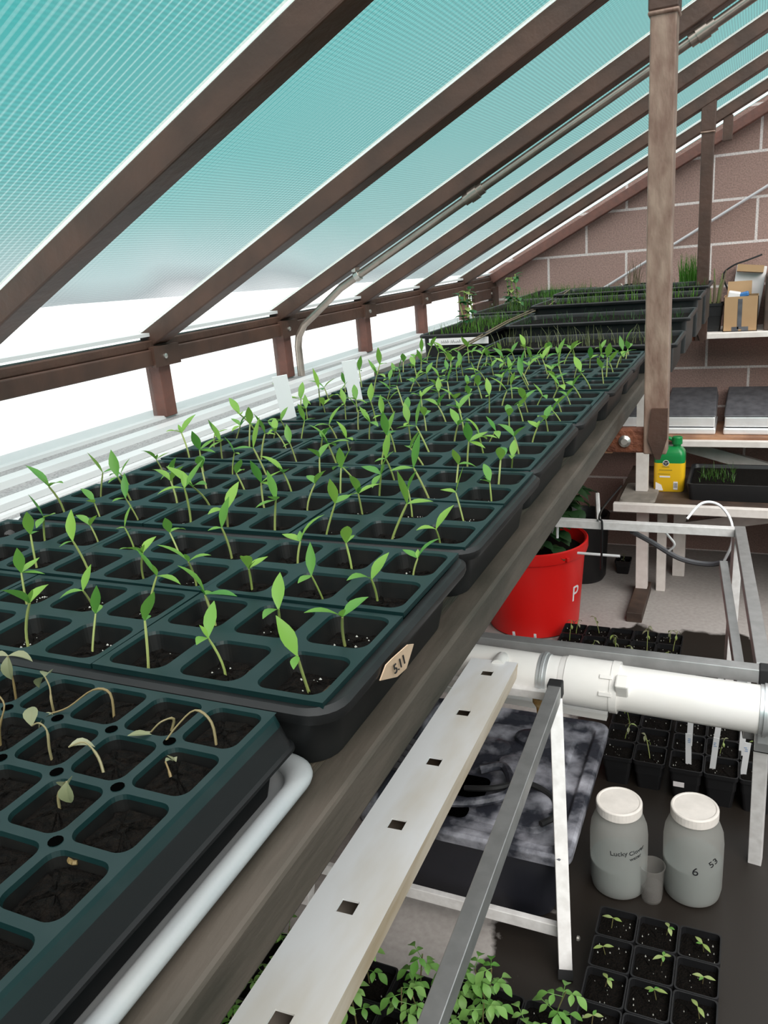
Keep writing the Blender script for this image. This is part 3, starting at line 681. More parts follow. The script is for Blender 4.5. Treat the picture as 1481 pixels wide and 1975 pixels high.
wilted(3, 0, .008, -.012, [(0, 0, 0), (0, 0, .012), (-.006, .006, .017), (-.018, .014, .018)], [(2.2, .2), (3.0, -.3)], 'wilted seedling with tan base, fourth far cell from the right')
wilted(1, 1, .001, -.010, [(0, 0, 0), (-.006, .004, .010), (-.016, .006, .016), (-.024, .002, .014)], [(.8, .2)], 'thin bent wilted seedling, second row, second cell from the right')
wilted(2, 1, .003, -.008, [(0, 0, 0), (0, 0, .010), (-.001, .002, .020), (-.007, .003, .023), (-.012, .002, .021)], [(2.3, .9)], 'upright hooked wilted seedling, second row, third cell from right')
wilted(0, 1, -.002, -.002, [(0, 0, 0), (-.004, .003, .006), (-.008, .006, .008)], [(1.5, .0)], 'tiny withered sprout in the second row, right-hand cell', ll=.006, lw=.004)
wilted(1, 2, -.001, .002, [(0, 0, 0), (.0, .001, .010), (.003, .004, .016), (.007, .002, .019)], [(-1.2, -1.0), (2.6, -.3)], 'wilted seedling with folded grey leaf, third row from the far edge', ll=.012)
wilted(3, 1, .002, -.006, [(0, 0, 0), (.002, .001, .014), (.004, .006, .026), (-.006, .010, .030)], [(2.9, -.2)], 'tall limp wilted seedling in the second row near the left edge')
wilted(4, 0, .010, -.006, [(0, 0, 0), (.001, .001, .018), (-.001, .003, .032)], [(.4, .2), (3.5, .3), (-1.2, -.9)], 'still green drooping seedling at the left edge, far row', ll=.016)
b = MB(); leaf(b, (-.304, .286, ZT + .002), .6, .1, .013, .006, .4, .3); tag(b.build('fallen_leaf', m_wilt, origin=(-.30, .288, ZT)), 'single pale fallen leaf on the wilted tray grid', 'leaf')
b = MB()
for k in range(9):
    a0, a1 = .5 + k * .55, .5 + (k + 1) * .55
    b.tube([(-.2655 + .0035 * math.cos(a0), .207 + .0035 * math.sin(a0), ZT - .004), (-.2655 + .0035 * math.cos(a1), .207 + .0035 * math.sin(a1), ZT - .004)], .0012, 5)
tag(b.build('snail_shell', m_wstem, origin=(-.2655, .207, ZT - .006)), 'tiny tan snail shell on soil of the wilted tray', 'shell')

# ================================================================ FAR BENCH FLATS
def blades(b, x0, x1, y0, y1, z, n, h0, h1, wid=.0016, lean=.6, r=rnd):
    for _ in range(n):
        x, y = r.uniform(x0, x1), r.uniform(y0, y1); h = r.uniform(h0, h1); a = r.uniform(0, 2 * PI); l = r.uniform(0, lean) * h; V = []
        s = (-math.sin(a) * wid, math.cos(a) * wid)
        for k in range(4):
            u = k / 3; q = l * u * u; w = 1 - u * .85
            c = (x + math.cos(a) * q, y + math.sin(a) * q, z + h * (u - .25 * u * u * (l / h)))
            V += [(c[0] + s[0] * w, c[1] + s[1] * w, c[2]), (c[0] - s[0] * w, c[1] - s[1] * w, c[2])]
        b.add(V, [(0, 1, 3, 2), (2, 3, 5, 4), (4, 5, 7, 6)])
def flat(x0, x1, y0, y1, z0, z1, label, sprouts, gm, n, h0, h1, soilz=.012, spare=()):
    o = tray_shell(x0, x1, y0, y1, z0, z1, m_tray, 'sprout_flat', r=.014, taper=.012, lip=.007); o.name = 'sprout_flat'
    tag(o, label, 'tray', 'sprout flats on the far bench')
    b = MB(); k = 10; q = .016
    V = [(x0 + q + (x1 - x0 - 2 * q) * i / k, y0 + q + (y1 - y0 - 2 * q) * j / k, z1 - soilz + rnd.uniform(-.003, .003)) for j in range(k + 1) for i in range(k + 1)]
    b.add(V, [(j * (k + 1) + i, j * (k + 1) + i + 1, (j + 1) * (k + 1) + i + 1, (j + 1) * (k + 1) + i) for j in range(k) for i in range(k)]); b.build('soil', m_soil, o)
    b = MB(); blades(b, x0 + .02, x1 - .02, y0 + .02, y1 - .02, z1 - soilz - .002, int(n * .6), h0, h1, rnd.choice([.0010, .0012]))
    g = b.build('grass_sprouts', gm, origin=((x0 + x1) / 2, (y0 + y1) / 2, z1)); tag(g, sprouts, 'sprouts', kind='stuff')
    return o
ZB = 1.2855
lb = flat(-.842, -.640, 2.10, 2.66, ZB, 1.372, 'black deep flat with a white handwritten label, at the sill', 'short bright sprouts in the white-labelled black flat', m_oniongrass, 420, .02, .045)
flat(-.885, -.650, 2.70, 3.30, ZB, 1.378, 'black flat right behind the white-labelled flat', 'thin green sprouts in the flat behind the white-labelled one', m_grass, 380, .025, .055)
flat(-.925, -.660, 3.34, 3.92, ZB, 1.378, 'farthest left black flat under the corner plates', 'grass sprouts in the farthest left flat by the block wall', m_oniongrass, 380, .03, .06)
flat(-.610, -.145, 1.885, 2.15, ZB, 1.352, 'black flat of wispy sprouts behind the last pepper tray', 'wispy olive sprouts in the flat behind the last pepper tray', m_olive, 300, .025, .05)
flat(-.625, -.140, 2.20, 2.50, ZB, 1.378, 'tall black flat, second behind the pepper trays', 'sparse low sprouts in the tall flat second behind the peppers', m_grass, 260, .015, .035)
flat(-.640, -.135, 2.56, 2.86, ZB, 1.402, 'tall black flat, third behind the pepper trays', 'curving green sprouts in the third flat behind the peppers', m_oniongrass, 330, .025, .05)
flat(-.650, -.130, 2.92, 3.22, ZB, 1.412, 'black flat farthest back between the rod and the posts', 'low grass in the farthest flat between rod and posts', m_grass, 420, .015, .04)
b = MB(); b.box((-.725, 2.0985, 1.352), (.170, .0012, .018), Matrix.Rotation(.0, 3, 'Y'))
wl = b.build('paper_label', m_lab, origin=(-.72, 2.1, 1.337)); WL[wl.name] = (-.72, 2.1, 1.337); tag(wl, 'white handwritten strip label on the deep black flat', 'label')
b = MB(); r2 = random.Random(5); px = -.775
for w_ in (4, 5, 6):          # unreadable pen scrawl
    for k in range(w_):
        b.tube([(px, 2.0975, 1.347), (px + .002, 2.0975, 1.347 + r2.uniform(.004, .010)), (px + .004, 2.0975, 1.348), (px + .006, 2.0975, 1.352)], .0005, 4); px += .006
    px += .004
b.build('handwriting', m_inkg, wl)
# fallen dry stalk across the flats
b = MB()
for dx, dz in ((0, 0), (.008, .004), (-.006, .003)):
    b.tube([(-.660 + dx, 1.90, 1.350 + dz), (-.640 + dx, 2.3, 1.378 + dz), (-.637 + dx * 2, 2.75, 1.385 + dz), (-.65 + dx, 3.2, 1.408 + dz)], .0022, 5)
tag(b.build('dry_stalk', m_stalk, origin=(-.64, 2.3, 1.37)), 'bundle of dry stalks lying over the edge between the far flats', 'stalk')
# leggy seedlings in front of the last window
def leggy(x, y, h, seed, label):
    t = thing('leggy_seedling', (x, y, 1.366), label, 'seedling'); r = random.Random(seed)
    for q in range(3):
        P = [(x + q * .012 + .006 * math.sin(k), y + q * .01 + .006 * math.cos(k * 1.3), 1.355 + (h + .01 * q) * k / 5) for k in range(6)]
        b = MB(); b.tube(P, .0022, 5); b.build('stem', m_stem, t, True)
        b = MB()
        for k in range(16):
            u = r.uniform(.25, 1.0); i = min(int(u * 5), 4); p = Vector(P[i]).lerp(Vector(P[i + 1]), u * 5 - i)
            leaf(b, p, r.uniform(0, 6.28), r.uniform(-.3, .6), r.uniform(.020, .034), r.uniform(.014, .022), .6)
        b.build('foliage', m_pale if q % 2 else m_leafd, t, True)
leggy(-.800, 2.36, .105, 3, 'leggy round-leaved seedling, nearer of two, before the last window')
leggy(-.815, 2.95, .115, 4, 'leggy seedling, farther of two, before the brown window column')
# tall grass tufts and dry stems on the far bench corner
def tuft(x, y, z, n, h0, h1, rad, gm, label, name='grass_tuft', lean=.3):
    b = MB(); blades(b, x - rad, x + rad, y - rad, y + rad, z, n, h0, h1, .0022, lean); return tag(b.build(name, gm, origin=(x, y, z)), label, 'grass', kind='stuff')
def pot(x, y, z, w, h, mat=None, name='nursery_pot', soil=m_soil, round_=False):
    """square pot: tapered shell with soil child"""
    mat = mat or m_black
    b = MB(); t_ = w * .14; k = 3; a = w / 2
    b.rings([rrect(x - a + t_, x + a - t_, y - a + t_, y + a - t_, z, w * .10, k), rrect(x - a + .003, x + a - .003, y - a + .003, y + a - .003, z + h - .012, w * .10, k), rrect(x - a, x + a, y - a, y + a, z + h - .012, w * .10, k),
             rrect(x - a, x + a, y - a, y + a, z + h, w * .10, k), rrect(x - a + .003, x + a - .003, y - a + .003, y + a - .003, z + h, w * .10, k), rrect(x - a + t_ * .4, x + a - t_ * .4, y - a + t_ * .4, y + a - t_ * .4, z + h * .55, w * .10, k)], True, True)
    o = b.build(name, mat, origin=(x, y, z)); WL[o.name] = (x, y, z)
    s = MB(); a2 = a - .004; zs = z + h - .014
    R = [[(x + (px - x) * f, y + (py - y) * f, zs + rnd.uniform(-.002, .002) + hh) for px, py, _ in rrect(x - a2, x + a2, y - a2, y + a2, 0, w * .1, 3)] for f, hh in ((1, -.004), (.7, 0), (.35, .002), (.1, .003))]
    s.rings(R, False, True); s.cur = 1
    for _ in range(8 if w > .07 else 4):
        px, py, pr = x + rnd.uniform(-a2, a2) * .85, y + rnd.uniform(-a2, a2) * .85, rnd.uniform(.0010, .0022)
        s.add([(px + pr, py, zs), (px, py + pr, zs), (px - pr, py, zs), (px, py - pr, zs), (px, py, zs + pr + .003), (px, py, zs - pr)], [(0, 1, 4), (1, 2, 4), (2, 3, 4), (3, 0, 4), (1, 0, 5), (2, 1, 5), (3, 2, 5), (0, 3, 5)])
    s.build('soil', [soil, m_perl], o)
    return o
tag(pot(-.215, 3.36, 1.2855, .13, .115), 'black pot of bright tall grass between the two brown posts', 'pot')
tuft(-.215, 3.36, 1.385, 170, .06, .13, .045, m_oniongrass, 'bright tall grass tuft between the two brown posts')
tag(pot(-.405, 3.40, 1.2855, .13, .12), 'black pot of dry stems left of the big brown post', 'pot')
tuft(-.405, 3.40, 1.39, 45, .06, .125, .05, m_stalk, 'dry brown stem clump left of the big brown post', 'dry_stem_clump', .35)

# ================================================================ NUTRIENT CHANNEL, PIPE AND STAND
A = Vector((-.5345, 1.69, .62)); dch = Vector((-.048, 1, -.08)); dch_n = dch.normalized()
sidev = dch_n.cross(Vector((0, 0, 1))).normalized(); upv = sidev.cross(dch_n)
def cpt(l, s, u): return A - dch_n * l + sidev * s + upv * u      # l metres back from the far end
t = thing('grow_channel', tuple(A), 'long white hydroponic channel with square plant holes', 'channel')
Lc = 1.75; hw = .058; hd = .042
holes = [.075 + .2045 * k for k in range(9)]; hs = .0135
ls = [0]; 
for h in holes:
    if h + hs < Lc: ls += [h - hs, h + hs]
ls.append(Lc)
b = MB()
for i in range(len(ls) - 1):
    a0, a1 = ls[i], ls[i + 1]; hole = i % 2 == 1
    segs = [(-hw, -hs), (hs, hw)] if hole else [(-hw, -hs), (-hs, hs), (hs, hw)]
    for s0, s1 in segs:
        b.add([cpt(a0, s0, 0), cpt(a0, s1, 0), cpt(a1, s1, 0), cpt(a1, s0, 0)], [(0, 1, 2, 3)])
    if hole:
        b.add([cpt(a0, -hs, 0), cpt(a0, hs, 0), cpt(a1, hs, 0), cpt(a1, -hs, 0), cpt(a0, -hs, -.003), cpt(a0, hs, -.003), cpt(a1, hs, -.003), cpt(a1, -hs, -.003)], [(0, 1, 5, 4), (1, 2, 6, 5), (2, 3, 7, 6), (3, 0, 4, 7)])
b.build('channel_top', m_chan, t)
b = MB(); w2 = hw - .004
for sgn in (-1, 1):
    b.add([cpt(0, sgn * hw, 0), cpt(Lc, sgn * hw, 0), cpt(Lc, sgn * hw, -.010), cpt(0, sgn * hw, -.010), cpt(Lc, sgn * w2, -.012), cpt(0, sgn * w2, -.012), cpt(Lc, sgn * w2, -hd), cpt(0, sgn * w2, -hd)],
          [(0, 1, 2, 3), (3, 2, 4, 5), (5, 4, 6, 7)])
b.add([cpt(0, -w2, -hd), cpt(0, w2, -hd), cpt(Lc, w2, -hd), cpt(Lc, -w2, -hd)], [(0, 1, 2, 3)])
b.add([cpt(0, -hw, 0), cpt(0, hw, 0), cpt(0, w2, -hd), cpt(0, -w2, -hd)], [(3, 2, 1, 0)])
b.build('channel_body', m_tan, t)
b = MB(); c = cpt(-.012, .012, -.008); b.tube([c - dch_n * .03, c, c + dch_n * .018, c + dch_n * .03 - Vector((0, 0, .012)), c + dch_n * .034 - Vector((0, 0, .05))], [.018, .018, .018, .017, .016], 16); b.build('outlet_elbow', m_pvc, t, True)

PA = Vector((-.80, 1.752, .567)); PB = Vector((.34, 1.752, .541)); dp = (PB - PA).normalized(); RP = .0545
def pp(x): return PA + dp * ((x - PA.x) / dp.x)
t = thing('drain_pipe', tuple(PA), 'thick white drain pipe lying across the aluminium stand', 'pipe')
b = MB(); b.tube([PA, PB], RP, 40); b.build('pipe', m_pvc, t, True)
b = MB(); b.tube([pp(-.385), pp(-.37), pp(-.37), pp(-.262), pp(-.262), pp(-.245), pp(-.245)], [RP + .001, RP + .004, RP + .006, RP + .006, RP + .008, RP + .008, RP + .001], 40); cpl = b.build('coupling', m_pvc, t, True)
b = MB(); pc = pp(-.232); b.box((pc.x, pc.y - .045, pc.z + .030), (.030, .035, .048), Matrix.Rotation(.45, 3, 'X')); b.build('clamp_boss', m_pvc, cpl, bevel=.004)
for a_, z_ in ((.85, 0), (.2, 0)):
    pc = pp(-.27); b = MB(); b.box((pc.x, pc.y - math.cos(a_) * (RP + .007), pc.z + math.sin(a_) * (RP + .007)), (.03, .006, .010), Matrix.Rotation(-a_, 3, 'X')); b.build('ridge', m_pvc, cpl, bevel=.001)
for xc in (-.425, .072):
    b = MB(); b.tube([pp(xc - .012), pp(xc + .012)], RP + .0025, 36); b.tube([pp(xc - .0035), pp(xc + .0035)], RP + .006, 36)
    c = pp(xc); b.box((c.x, c.y, c.z - RP - .012), (.022, .02, .03)); b.build('pipe_clamp', m_zinc, t, True)
b = MB(); c = pp(-.435); b.lathe([(.018, 0), (.018, -.014), (.009, -.03), (.008, -.05), (.005, -.075)], (c.x, c.y - .02, c.z - RP + .006), 14); b.build('drip_fitting', m_amber, t, True)

t = thing('aluminium_stand', (-.3, 1.9, 0), 'square tube aluminium stand with black end caps under the white pipe', 'stand')
def bar(name, a, c, w=.032, h=None, mat=m_alu, lab=None):
    b = MB(); b.beam(a, c, w, h or w); o = b.build(name, mat, t, bevel=.0015)
    global LAST; LAST = o
    if lab: o['label'] = lab
    return o
bar('rail', (-.376, 1.655, .585), (-.318, -.2, .585), .030, .036)
b = MB(); b.beam((-.3765, 1.635, .585), (-.3772, 1.668, .585), .034, .040); b.build('end_cap', m_blackm, LAST, bevel=.003)
bar('leg', (-.374, 1.64, .57), (-.309, 1.40, 0), .030, mat=m_aluw)
b = MB(); b.beam((-.309, 1.40, 0), (-.311, 1.409, .02), .033, .033); b.build('foot', m_blackm, LAST)
bar('cross_brace', (-.985, 1.458, .072), (-.318, 1.458, .072), .016, .032, mat=m_aluw)
bar('leg', (-.985, 1.64, .57), (-.985, 1.40, 0), .030, mat=m_aluw)
bar('cross_bar', (-.985, 1.69, .545), (-.375, 1.69, .545), .022, .022, mat=m_aluw)
bar('cross_bar', (-.74, 1.85, .585), (.058, 1.85, .585), .034)
b = MB(); b.beam((.058, 1.85, .585), (.092, 1.85, .585), .037, .040); b.build('end_cap', m_blackm, LAST, bevel=.003)
bar('leg', (.072, 1.853, .57), (.080, 1.916, 0), .032, mat=m_aluw)
b = MB(); b.beam((.0757, 1.868, .395), (.0759, 1.871, .372), .040, .040); b.build('joint_sleeve', m_blackm, LAST, bevel=.002)
b = MB(); b.beam((.0725, 1.80, .49), (.074, 1.83, .40), .034, .03); b.build('strut_block', m_zinc, t, bevel=.002)
bar('cross_bar', (-.90, 1.86, .420), (-.29, 1.86, .404), .022, .020, mat=m_pvc, lab='white lower cross bar')
bar('rail', (.068, 1.87, .585), (.000, 2.86, .585), .034)
bar('cross_bar', (-.70, 2.845, .585), (-.015, 2.845, .585), .030, mat=m_aluw)
bar('leg', (-.005, 2.84, .57), (-.012, 2.86, 0), .030, mat=m_aluw)
bar('lower_rail', (-.045, 2.74, .50), (.045, 1.88, .40), .026, .034)
b = MB(); c = Vector((-.292, 1.447, .072)); b.lathe([(.006, 0), (.006, .005), (.003, .007)], n=10); b.v = [(c.x + zz, c.y + x, c.z + yy) for x, yy, zz in b.v]; b.build('bolt', m_bolt, t)

# cables, hose and rods around the far bar
def cable(name, pts, r, mat, label, cat='cable'):
    P = [Vector(p) for p in pts]; Q = []
    for k in range(len(P) - 1):
        for u in range(6):
            p0 = P[max(k - 1, 0)]; p1 = P[k]; p2 = P[k + 1]; p3 = P[min(k + 2, len(P) - 1)]; w = u / 6
            Q.append(.5 * (2 * p1 + (p2 - p0) * w + (2 * p0 - 5 * p1 + 4 * p2 - p3) * w * w + (3 * p1 - p0 - 3 * p2 + p3) * w ** 3))
    Q.append(P[-1]); b = MB(); b.tube(Q, r, 7); return tag(b.build(name, mat, smooth=True, origin=tuple(P[0])), label, cat)
cable('white_hose', [(-.175, 2.90, .605), (-.13, 2.95, .65), (-.075, 2.96, .645), (-.032, 2.93, .60), (-.022, 2.90, .53), (-.045, 2.88, .46)], .005, m_whiteside, 'thin white hose looping over the far aluminium bar', 'hose')
cable('white_hose', [(-.70, 2.90, .66), (-.665, 2.91, .65), (-.645, 2.91, .60), (-.642, 2.90, .50)], .005, m_whiteside, 'thin white hose by the leafy plant at the bench edge', 'hose')
cable('white_rod', [(-.585, 3.0, .405), (-.42, 2.99, .408)], .0055, m_whiteside, 'short white rod beside the red tub', 'rod')
cable('white_hose', [(-.265, 2.90, .57), (-.235, 2.91, .53), (-.215, 2.91, .50), (-.235, 2.92, .47)], .0045, m_whiteside, 'small white hose hook under the far bar', 'hose')
cable('black_cable', [(-.46, 3.30, .60), (-.50, 3.1, .57), (-.475, 2.85, .607), (-.46, 2.82, .60), (-.462, 2.825, .50), (-.470, 2.86, .40)], .004, m_black, 'black cable tied over the far aluminium bar', 'cable')
cable('black_cable', [(-.635, 2.86, .568), (-.640, 2.825, .59), (-.640, 2.84, .606), (-.632, 2.866, .59), (-.648, 2.83, .545)], .003, m_black, 'short black cable loop on the left end of the far bar', 'cable')
cable('grey_hose', [(-.36, 2.86, .560), (-.30, 2.95, .49), (-.20, 2.98, .42), (-.10, 2.98, .405), (-.04, 2.95, .435), (-.012, 2.90, .48)], .010, m_hose, 'thick grey hose sagging under the far bar', 'hose')
cable('aluminium_rod', [(-.575, 3.4, .53), (-.535, 3.2, .45)], .010, m_aluw, 'short shiny tube end behind the leafy plant', 'tube')

# ================================================================ TOTE
x0, x1, y0, y1 = -.86, -.315, 1.485, 2.065
t = thing('nutrient_tote', (-.59, 1.78, 0), 'dark lidded storage tote with white residue under the channel', 'tote')
b = MB(); b.rings([rrect(x0 + .06, x1 - .06, y0 + .06, y1 - .06, .004, .05), rrect(x0 + .025, x1 - .025, y0 + .025, y1 - .025, .235, .045), rrect(x0 + .03, x1 - .03, y0 + .03, y1 - .03, .235, .045), rrect(x0 + .07, x1 - .07, y0 + .07, y1 - .07, .012, .05)]); b.build('body', m_tote, t, True)
b = MB(); b.rings([rrect(x0, x1, y0, y1, .222, .035), rrect(x0 - .002, x1 + .002, y0 - .002, y1 + .002, .246, .035), rrect(x0 + .006, x1 - .006, y0 + .006, y1 - .006, .252, .03), rrect(x0 + .03, x1 - .03, y0 + .03, y1 - .03, .252, .03), rrect(x0 + .038, x1 - .038, y0 + .038, y1 - .038, .238, .03),
                    rrect(x0 + .075, x1 - .075, y0 + .075, y1 - .075, .238, .03), rrect(x0 + .085, x1 - .085, y0 + .085, y1 - .085, .246, .03)], False, True); b.build('lid', m_toted, t, False, bevel=.003)
b = MB(); b.rings([rrect(-.66, -.565, 1.63, 1.72, .2465, .02), rrect(-.66, -.565, 1.63, 1.72, .2475, .02)], False, True); b.build('hole', m_holedark, t)  # black sheet on the lid paints the dark of an opening
b = MB(); b.rings([rrect(-.66, -.585, 1.55, 1.60, .2465, .018), rrect(-.66, -.585, 1.55, 1.60, .2475, .018)], False, True); b.build('hole', m_holedark, t)  # smaller black sheet, the dark of an opening as colour
for k, (xx, yy, rr) in enumerate(((-.52, 1.80, .05), (-.44, 1.66, .06), (-.60, 1.86, .05), (-.50, 1.93, .06))):
    b = MB(); b.rings([[(xx + rr * s * math.cos(a * PI / 8), yy + rr * .7 * s * math.sin(a * PI / 8), .246 + z) for a in range(16)] for s, z in ((1, 0), (.95, .010), (.7, .016), (.3, .017))], False, True); b.build('lid_boss', m_toted, t, True)
cable('black_tube', [(-.62, 1.66, .25), (-.54, 1.65, .275), (-.47, 1.70, .27), (-.40, 1.68, .262), (-.37, 1.62, .262), (-.40, 1.57, .262)], .008, m_blackm, 'black air tube coiled on the dirty tote lid', 'tube')
cable('black_tube', [(-.635, 1.58, .262), (-.56, 1.60, .268), (-.50, 1.66, .268), (-.54, 1.75, .27), (-.60, 1.73, .262)], .012, m_toted, 'dusty grey tube by the tote lid opening', 'tube')
for k in range(5):
    cable('grey_tube', [(-.87 - .012 * k, 1.74 + .03 * k, .02), (-.86 - .012 * k, 1.71 + .03 * k, .15), (-.83 - .01 * k, 1.68 + .03 * k, .26), (-.78, 1.66 + .03 * k, .262)], .011, m_hose, ['nearest', 'second', 'middle', 'fourth', 'farthest'][k] + ' of five grey tubes bundled over the tote left edge', 'tube')

# ================================================================ JARS AND CUP
def jar(x, y, label, text, fill, tilt):
    t = thing('plastic_jar', (x, y, 0), label, 'jar')
    prof = [(.054, .001), (.066, .008), (.070, .03), (.0705, .10), (.0705, .16), (.068, .185), (.060, .208), (.052, .220), (.0505, .232)]
    b = MB(); b.lathe(prof, (x, y, 0), 40, True, False); b.build('body', m_jar, t, True)
    b = MB(); b.lathe([(.052, .003), (.064, .010), (.0685, .03), (.069, fill - .001), (.069, fill)], (x, y, 0), 40); b.build('liquid', m_liq, t, True)
    b = MB(); b.lathe([(.0545, .226), (.0560, .229), (.0560, .250), (.0545, .253), (.050, .2535), (.048, .252)], (x, y, 0), 40); b.build('lid', m_jarlid, t, False, bevel=.001)
    view = math.atan2(-y, -x)
    for (tx, size, da, z, tl) in text:
        def f(px, py, pz, da=da, z=z, tl=tl):
            u = px * math.cos(tl) - py * math.sin(tl); v = px * math.sin(tl) + py * math.cos(tl)
            a = view + da + u / .071; return (x + (.0712 + pz) * math.cos(a), y + (.0712 + pz) * math.sin(a), z + v)
        lettering('handwriting', tx, size, m_ink, t, f)
    return t
jar(-.240, 1.725, 'milky lidded plastic jar with small handwriting, left of the cup', [('Lucky', .018, .0, .150, .12), ('Clover', .016, .66, .154, .2), ('water', .014, .60, .136, .2)], .085, 0)
jar(-.066, 1.758, 'milky lidded plastic jar marked with a 6, right of the cup', [('6', .032, .10, .118, 0), ('53', .026, .72, .140, .5)], .105, 0)
t = thing('clear_cup', (-.156, 1.700, 0), 'small cloudy plastic cup between the two jars', 'cup')
b = MB(); b.lathe([(.024, .001), (.027, .02), (.0285, .085), (.031, .098), (.0315, .102), (.0295, .102), (.027, .086), (.0255, .02), (.022, .004)], (-.156, 1.700, 0), 28); b.build('body', m_cup, t, True)
b = MB(); b.lathe([(.0245, .006), (.0255, .04)], (-.156, 1.700, 0), 24); b.build('residue', m_cup, t, True)

# ================================================================ FLOOR POTS
def make_sprig(kind, k):
    r = random.Random(kind * 50 + k); t = thing(('cotyledon_seedling', 'tomato_seedling', 'sprouting_stem')[kind], (0, 0, 0), 'x', 'seedling'); kids = []
    if kind == 0:
        P = stem_pts(.03, .006, r.uniform(0, 6)); b = MB(); b.tube([(0, 0, -.006)] + P, .0010, 5); kids.append(b.build('stem', m_tomstem, t, True)); a = r.uniform(0, 6.28)
        for q in range(2 + (k % 3)):
            b = MB(); leaf(b, P[-1], a + PI * q + (.9 if q > 1 else 0), r.uniform(-.1, .4), r.uniform(.020, .030) if q < 2 else .014, .0095 if q < 2 else .007, .5, .2); kids.append(b.build('leaf', m_pale if q < 2 else m_tom, t, True))
    elif kind == 1:
        h = r.uniform(.08, .13); P = stem_pts(h, r.uniform(.01, .04), r.uniform(0, 6), .5); b = MB(); b.tube([(0, 0, -.006)] + P, [.0018] * 4 + [.0014] * 3, 6); kids.append(b.build('stem', m_tomstem, t, True))
        for q in range(7):
            u = .35 + .65 * q / 6; i = min(int(u * 5), 4); p = Vector(P[i]).lerp(Vector(P[i + 1]), u * 5 - i); az = q * 2.4 + r.uniform(-.3, .3); b = MB()
            d = Vector((math.cos(az), math.sin(az), .35)); L = r.uniform(.02, .034); b.tube([p, p + d * L * .6, p + d * L], .0007, 4)
            e = p + d * L; leaf(b, e, az, -.1, .031, .018, .9, .2)
            for s in (-1, 1): leaf(b, p + d * L * .62, az + s * 1.1, .0, .023, .013, .8, .2)
            kids.append(b.build('leaf', m_tom, t, True))
    else:
        h = r.uniform(.05, .09); a = r.uniform(0, 6); P = stem_pts(h, r.uniform(.0, .02), a, .4); b = MB(); b.tube([(0, 0, -.006)] + P, .0013, 5); kids.append(b.build('stem', m_stem, t, True))
        for q in range(3):
            b = MB(); leaf(b, P[-1 - (q == 2)], a + 2.2 * q, r.uniform(-.6, .5), r.uniform(.020, .03), .009, 1.2, .3); kids.append(b.build('leaf', m_wilt if (q + k) % 3 else m_pale, t, True))
    KIDS[t.name] = kids; return [t, False]
SPR = [[make_sprig(kind, k) for k in range(5)] for kind in range(3)]
def sprig(kind, loc, label, group, sc=1):
    s = SPR[kind][rnd.randrange(5)]
    if not s[1]:
        s[1] = True; s[0].location = loc; s[0].rotation_euler.z = rnd.uniform(0, 6.28); s[0].scale = (sc,) * 3; s[0]['label'] = label; s[0]['group'] = group
    else: copy_thing(s[0], loc, rnd.uniform(0, 6.28), sc, label, group)
def block(nx, ny, x0, y0, w, h, where, kind, prob, group, z=0, sc=1, rot=0, dense=1):
    for j in range(ny):
        for i in range(nx):
            x, y = x0 + (i + .5) * w, y0 + (j + .5) * w
            if rot: x, y = x0 + (x - x0) * math.cos(rot) - (y - y0) * math.sin(rot), y0 + (x - x0) * math.sin(rot) + (y - y0) * math.cos(rot)
            wh = '%s from left, %s row from back, %s' % (ORD[i], ORD[ny - 1 - j], where)
            p = pot(x, y, z, w * .985, h)
            tag(p, 'black pot, ' + wh, 'pot', group)
            for d in range(dense):
                if rnd.random() < prob:
                    nmk = ('two-leaf seedling', 'tomato seedling', 'straggly sprout')[kind] if dense == 1 else ('seedling', ('left', 'right')[d] + ' tomato seedling', 'sprout')[kind]
                    sprig(kind, (x + rnd.uniform(-.2, .2) * w, y + rnd.uniform(-.2, .2) * w, z + h - .016), nmk + ', ' + wh, group + ' seedlings', sc)
block(3, 4, -.256, 1.195, .0885, .085, 'pots before the jars', 0, 1, 'small square pots before the jars')
block(5, 4, -.645, 2.665, .093, .075, 'pots before the red tub', 2, .6, 'square pots before the red tub')
block(2, 5, -.350, 2.12, .092, .10, 'pots right behind the tote', 2, .5, 'square pots behind the tote')
block(3, 5, -.155, 2.10, .094, .11, 'white-tagged pots behind the jars', 2, .35, 'white-tagged pots behind the jars', sc=.7)
block(3, 1, -.985, 2.73, .094, .075, 'pots under the bench by the tub', 2, .6, 'square pots under the bench')
block(3, 3, -.555, .955, .098, .085, 'pots right of the rail', 1, .75, 'tomato pots right of the rail', dense=2)
block(2, 2, -.735, 1.03, .098, .085, 'pots between channel and rail', 1, .8, 'tomato pots between channel and rail')
block(1, 4, -.955, .85, .094, .085, 'pots left of the white channel', 1, .75, 'pots left of the white channel', sc=.9)
b = MB(); b.rings([rrect(-.80, -.745, 1.0, 1.235, .0, .01), rrect(-.80, -.745, 1.0, 1.235, .10, .01)]); 
def stake(x, y, z0, h, label, w=.016):
    bb_ = MB(); bb_.box((x, y, z0 + h / 2), (w, .0012, h), Matrix.Rotation(rnd.uniform(-.1, .1), 3, 'Y') @ Matrix.Rotation(.12, 3, 'X')); o = bb_.build('plant_tag', m_whiteside, origin=(x, y, z0)); WL[o.name] = (x, y, z0); tag(o, label, 'tag', 'white plant tags in the floor pots')
    k = MB(); 
    for q in range(3): k.box((x + rnd.uniform(-.002, .002), y - .0012 - .0 + (h * .85 - q * .006 - h / 2) * -.12, z0 + h * .85 - q * .006), (w * rnd.uniform(.3, .6), .0006, .0012))
    k.build('pen_marks', m_blue, o)
for i, x in enumerate((-.108, -.034, .042)):
    for j, y in enumerate((2.145, 2.24, 2.37)):
        stake(x + rnd.uniform(-.006, .006), y, .085, (.125, .14, .26)[j], 'white plant tag, %s column, %s row of the tagged pots' % (('left', 'middle', 'right')[i], ('front', 'middle', 'back')[j]))
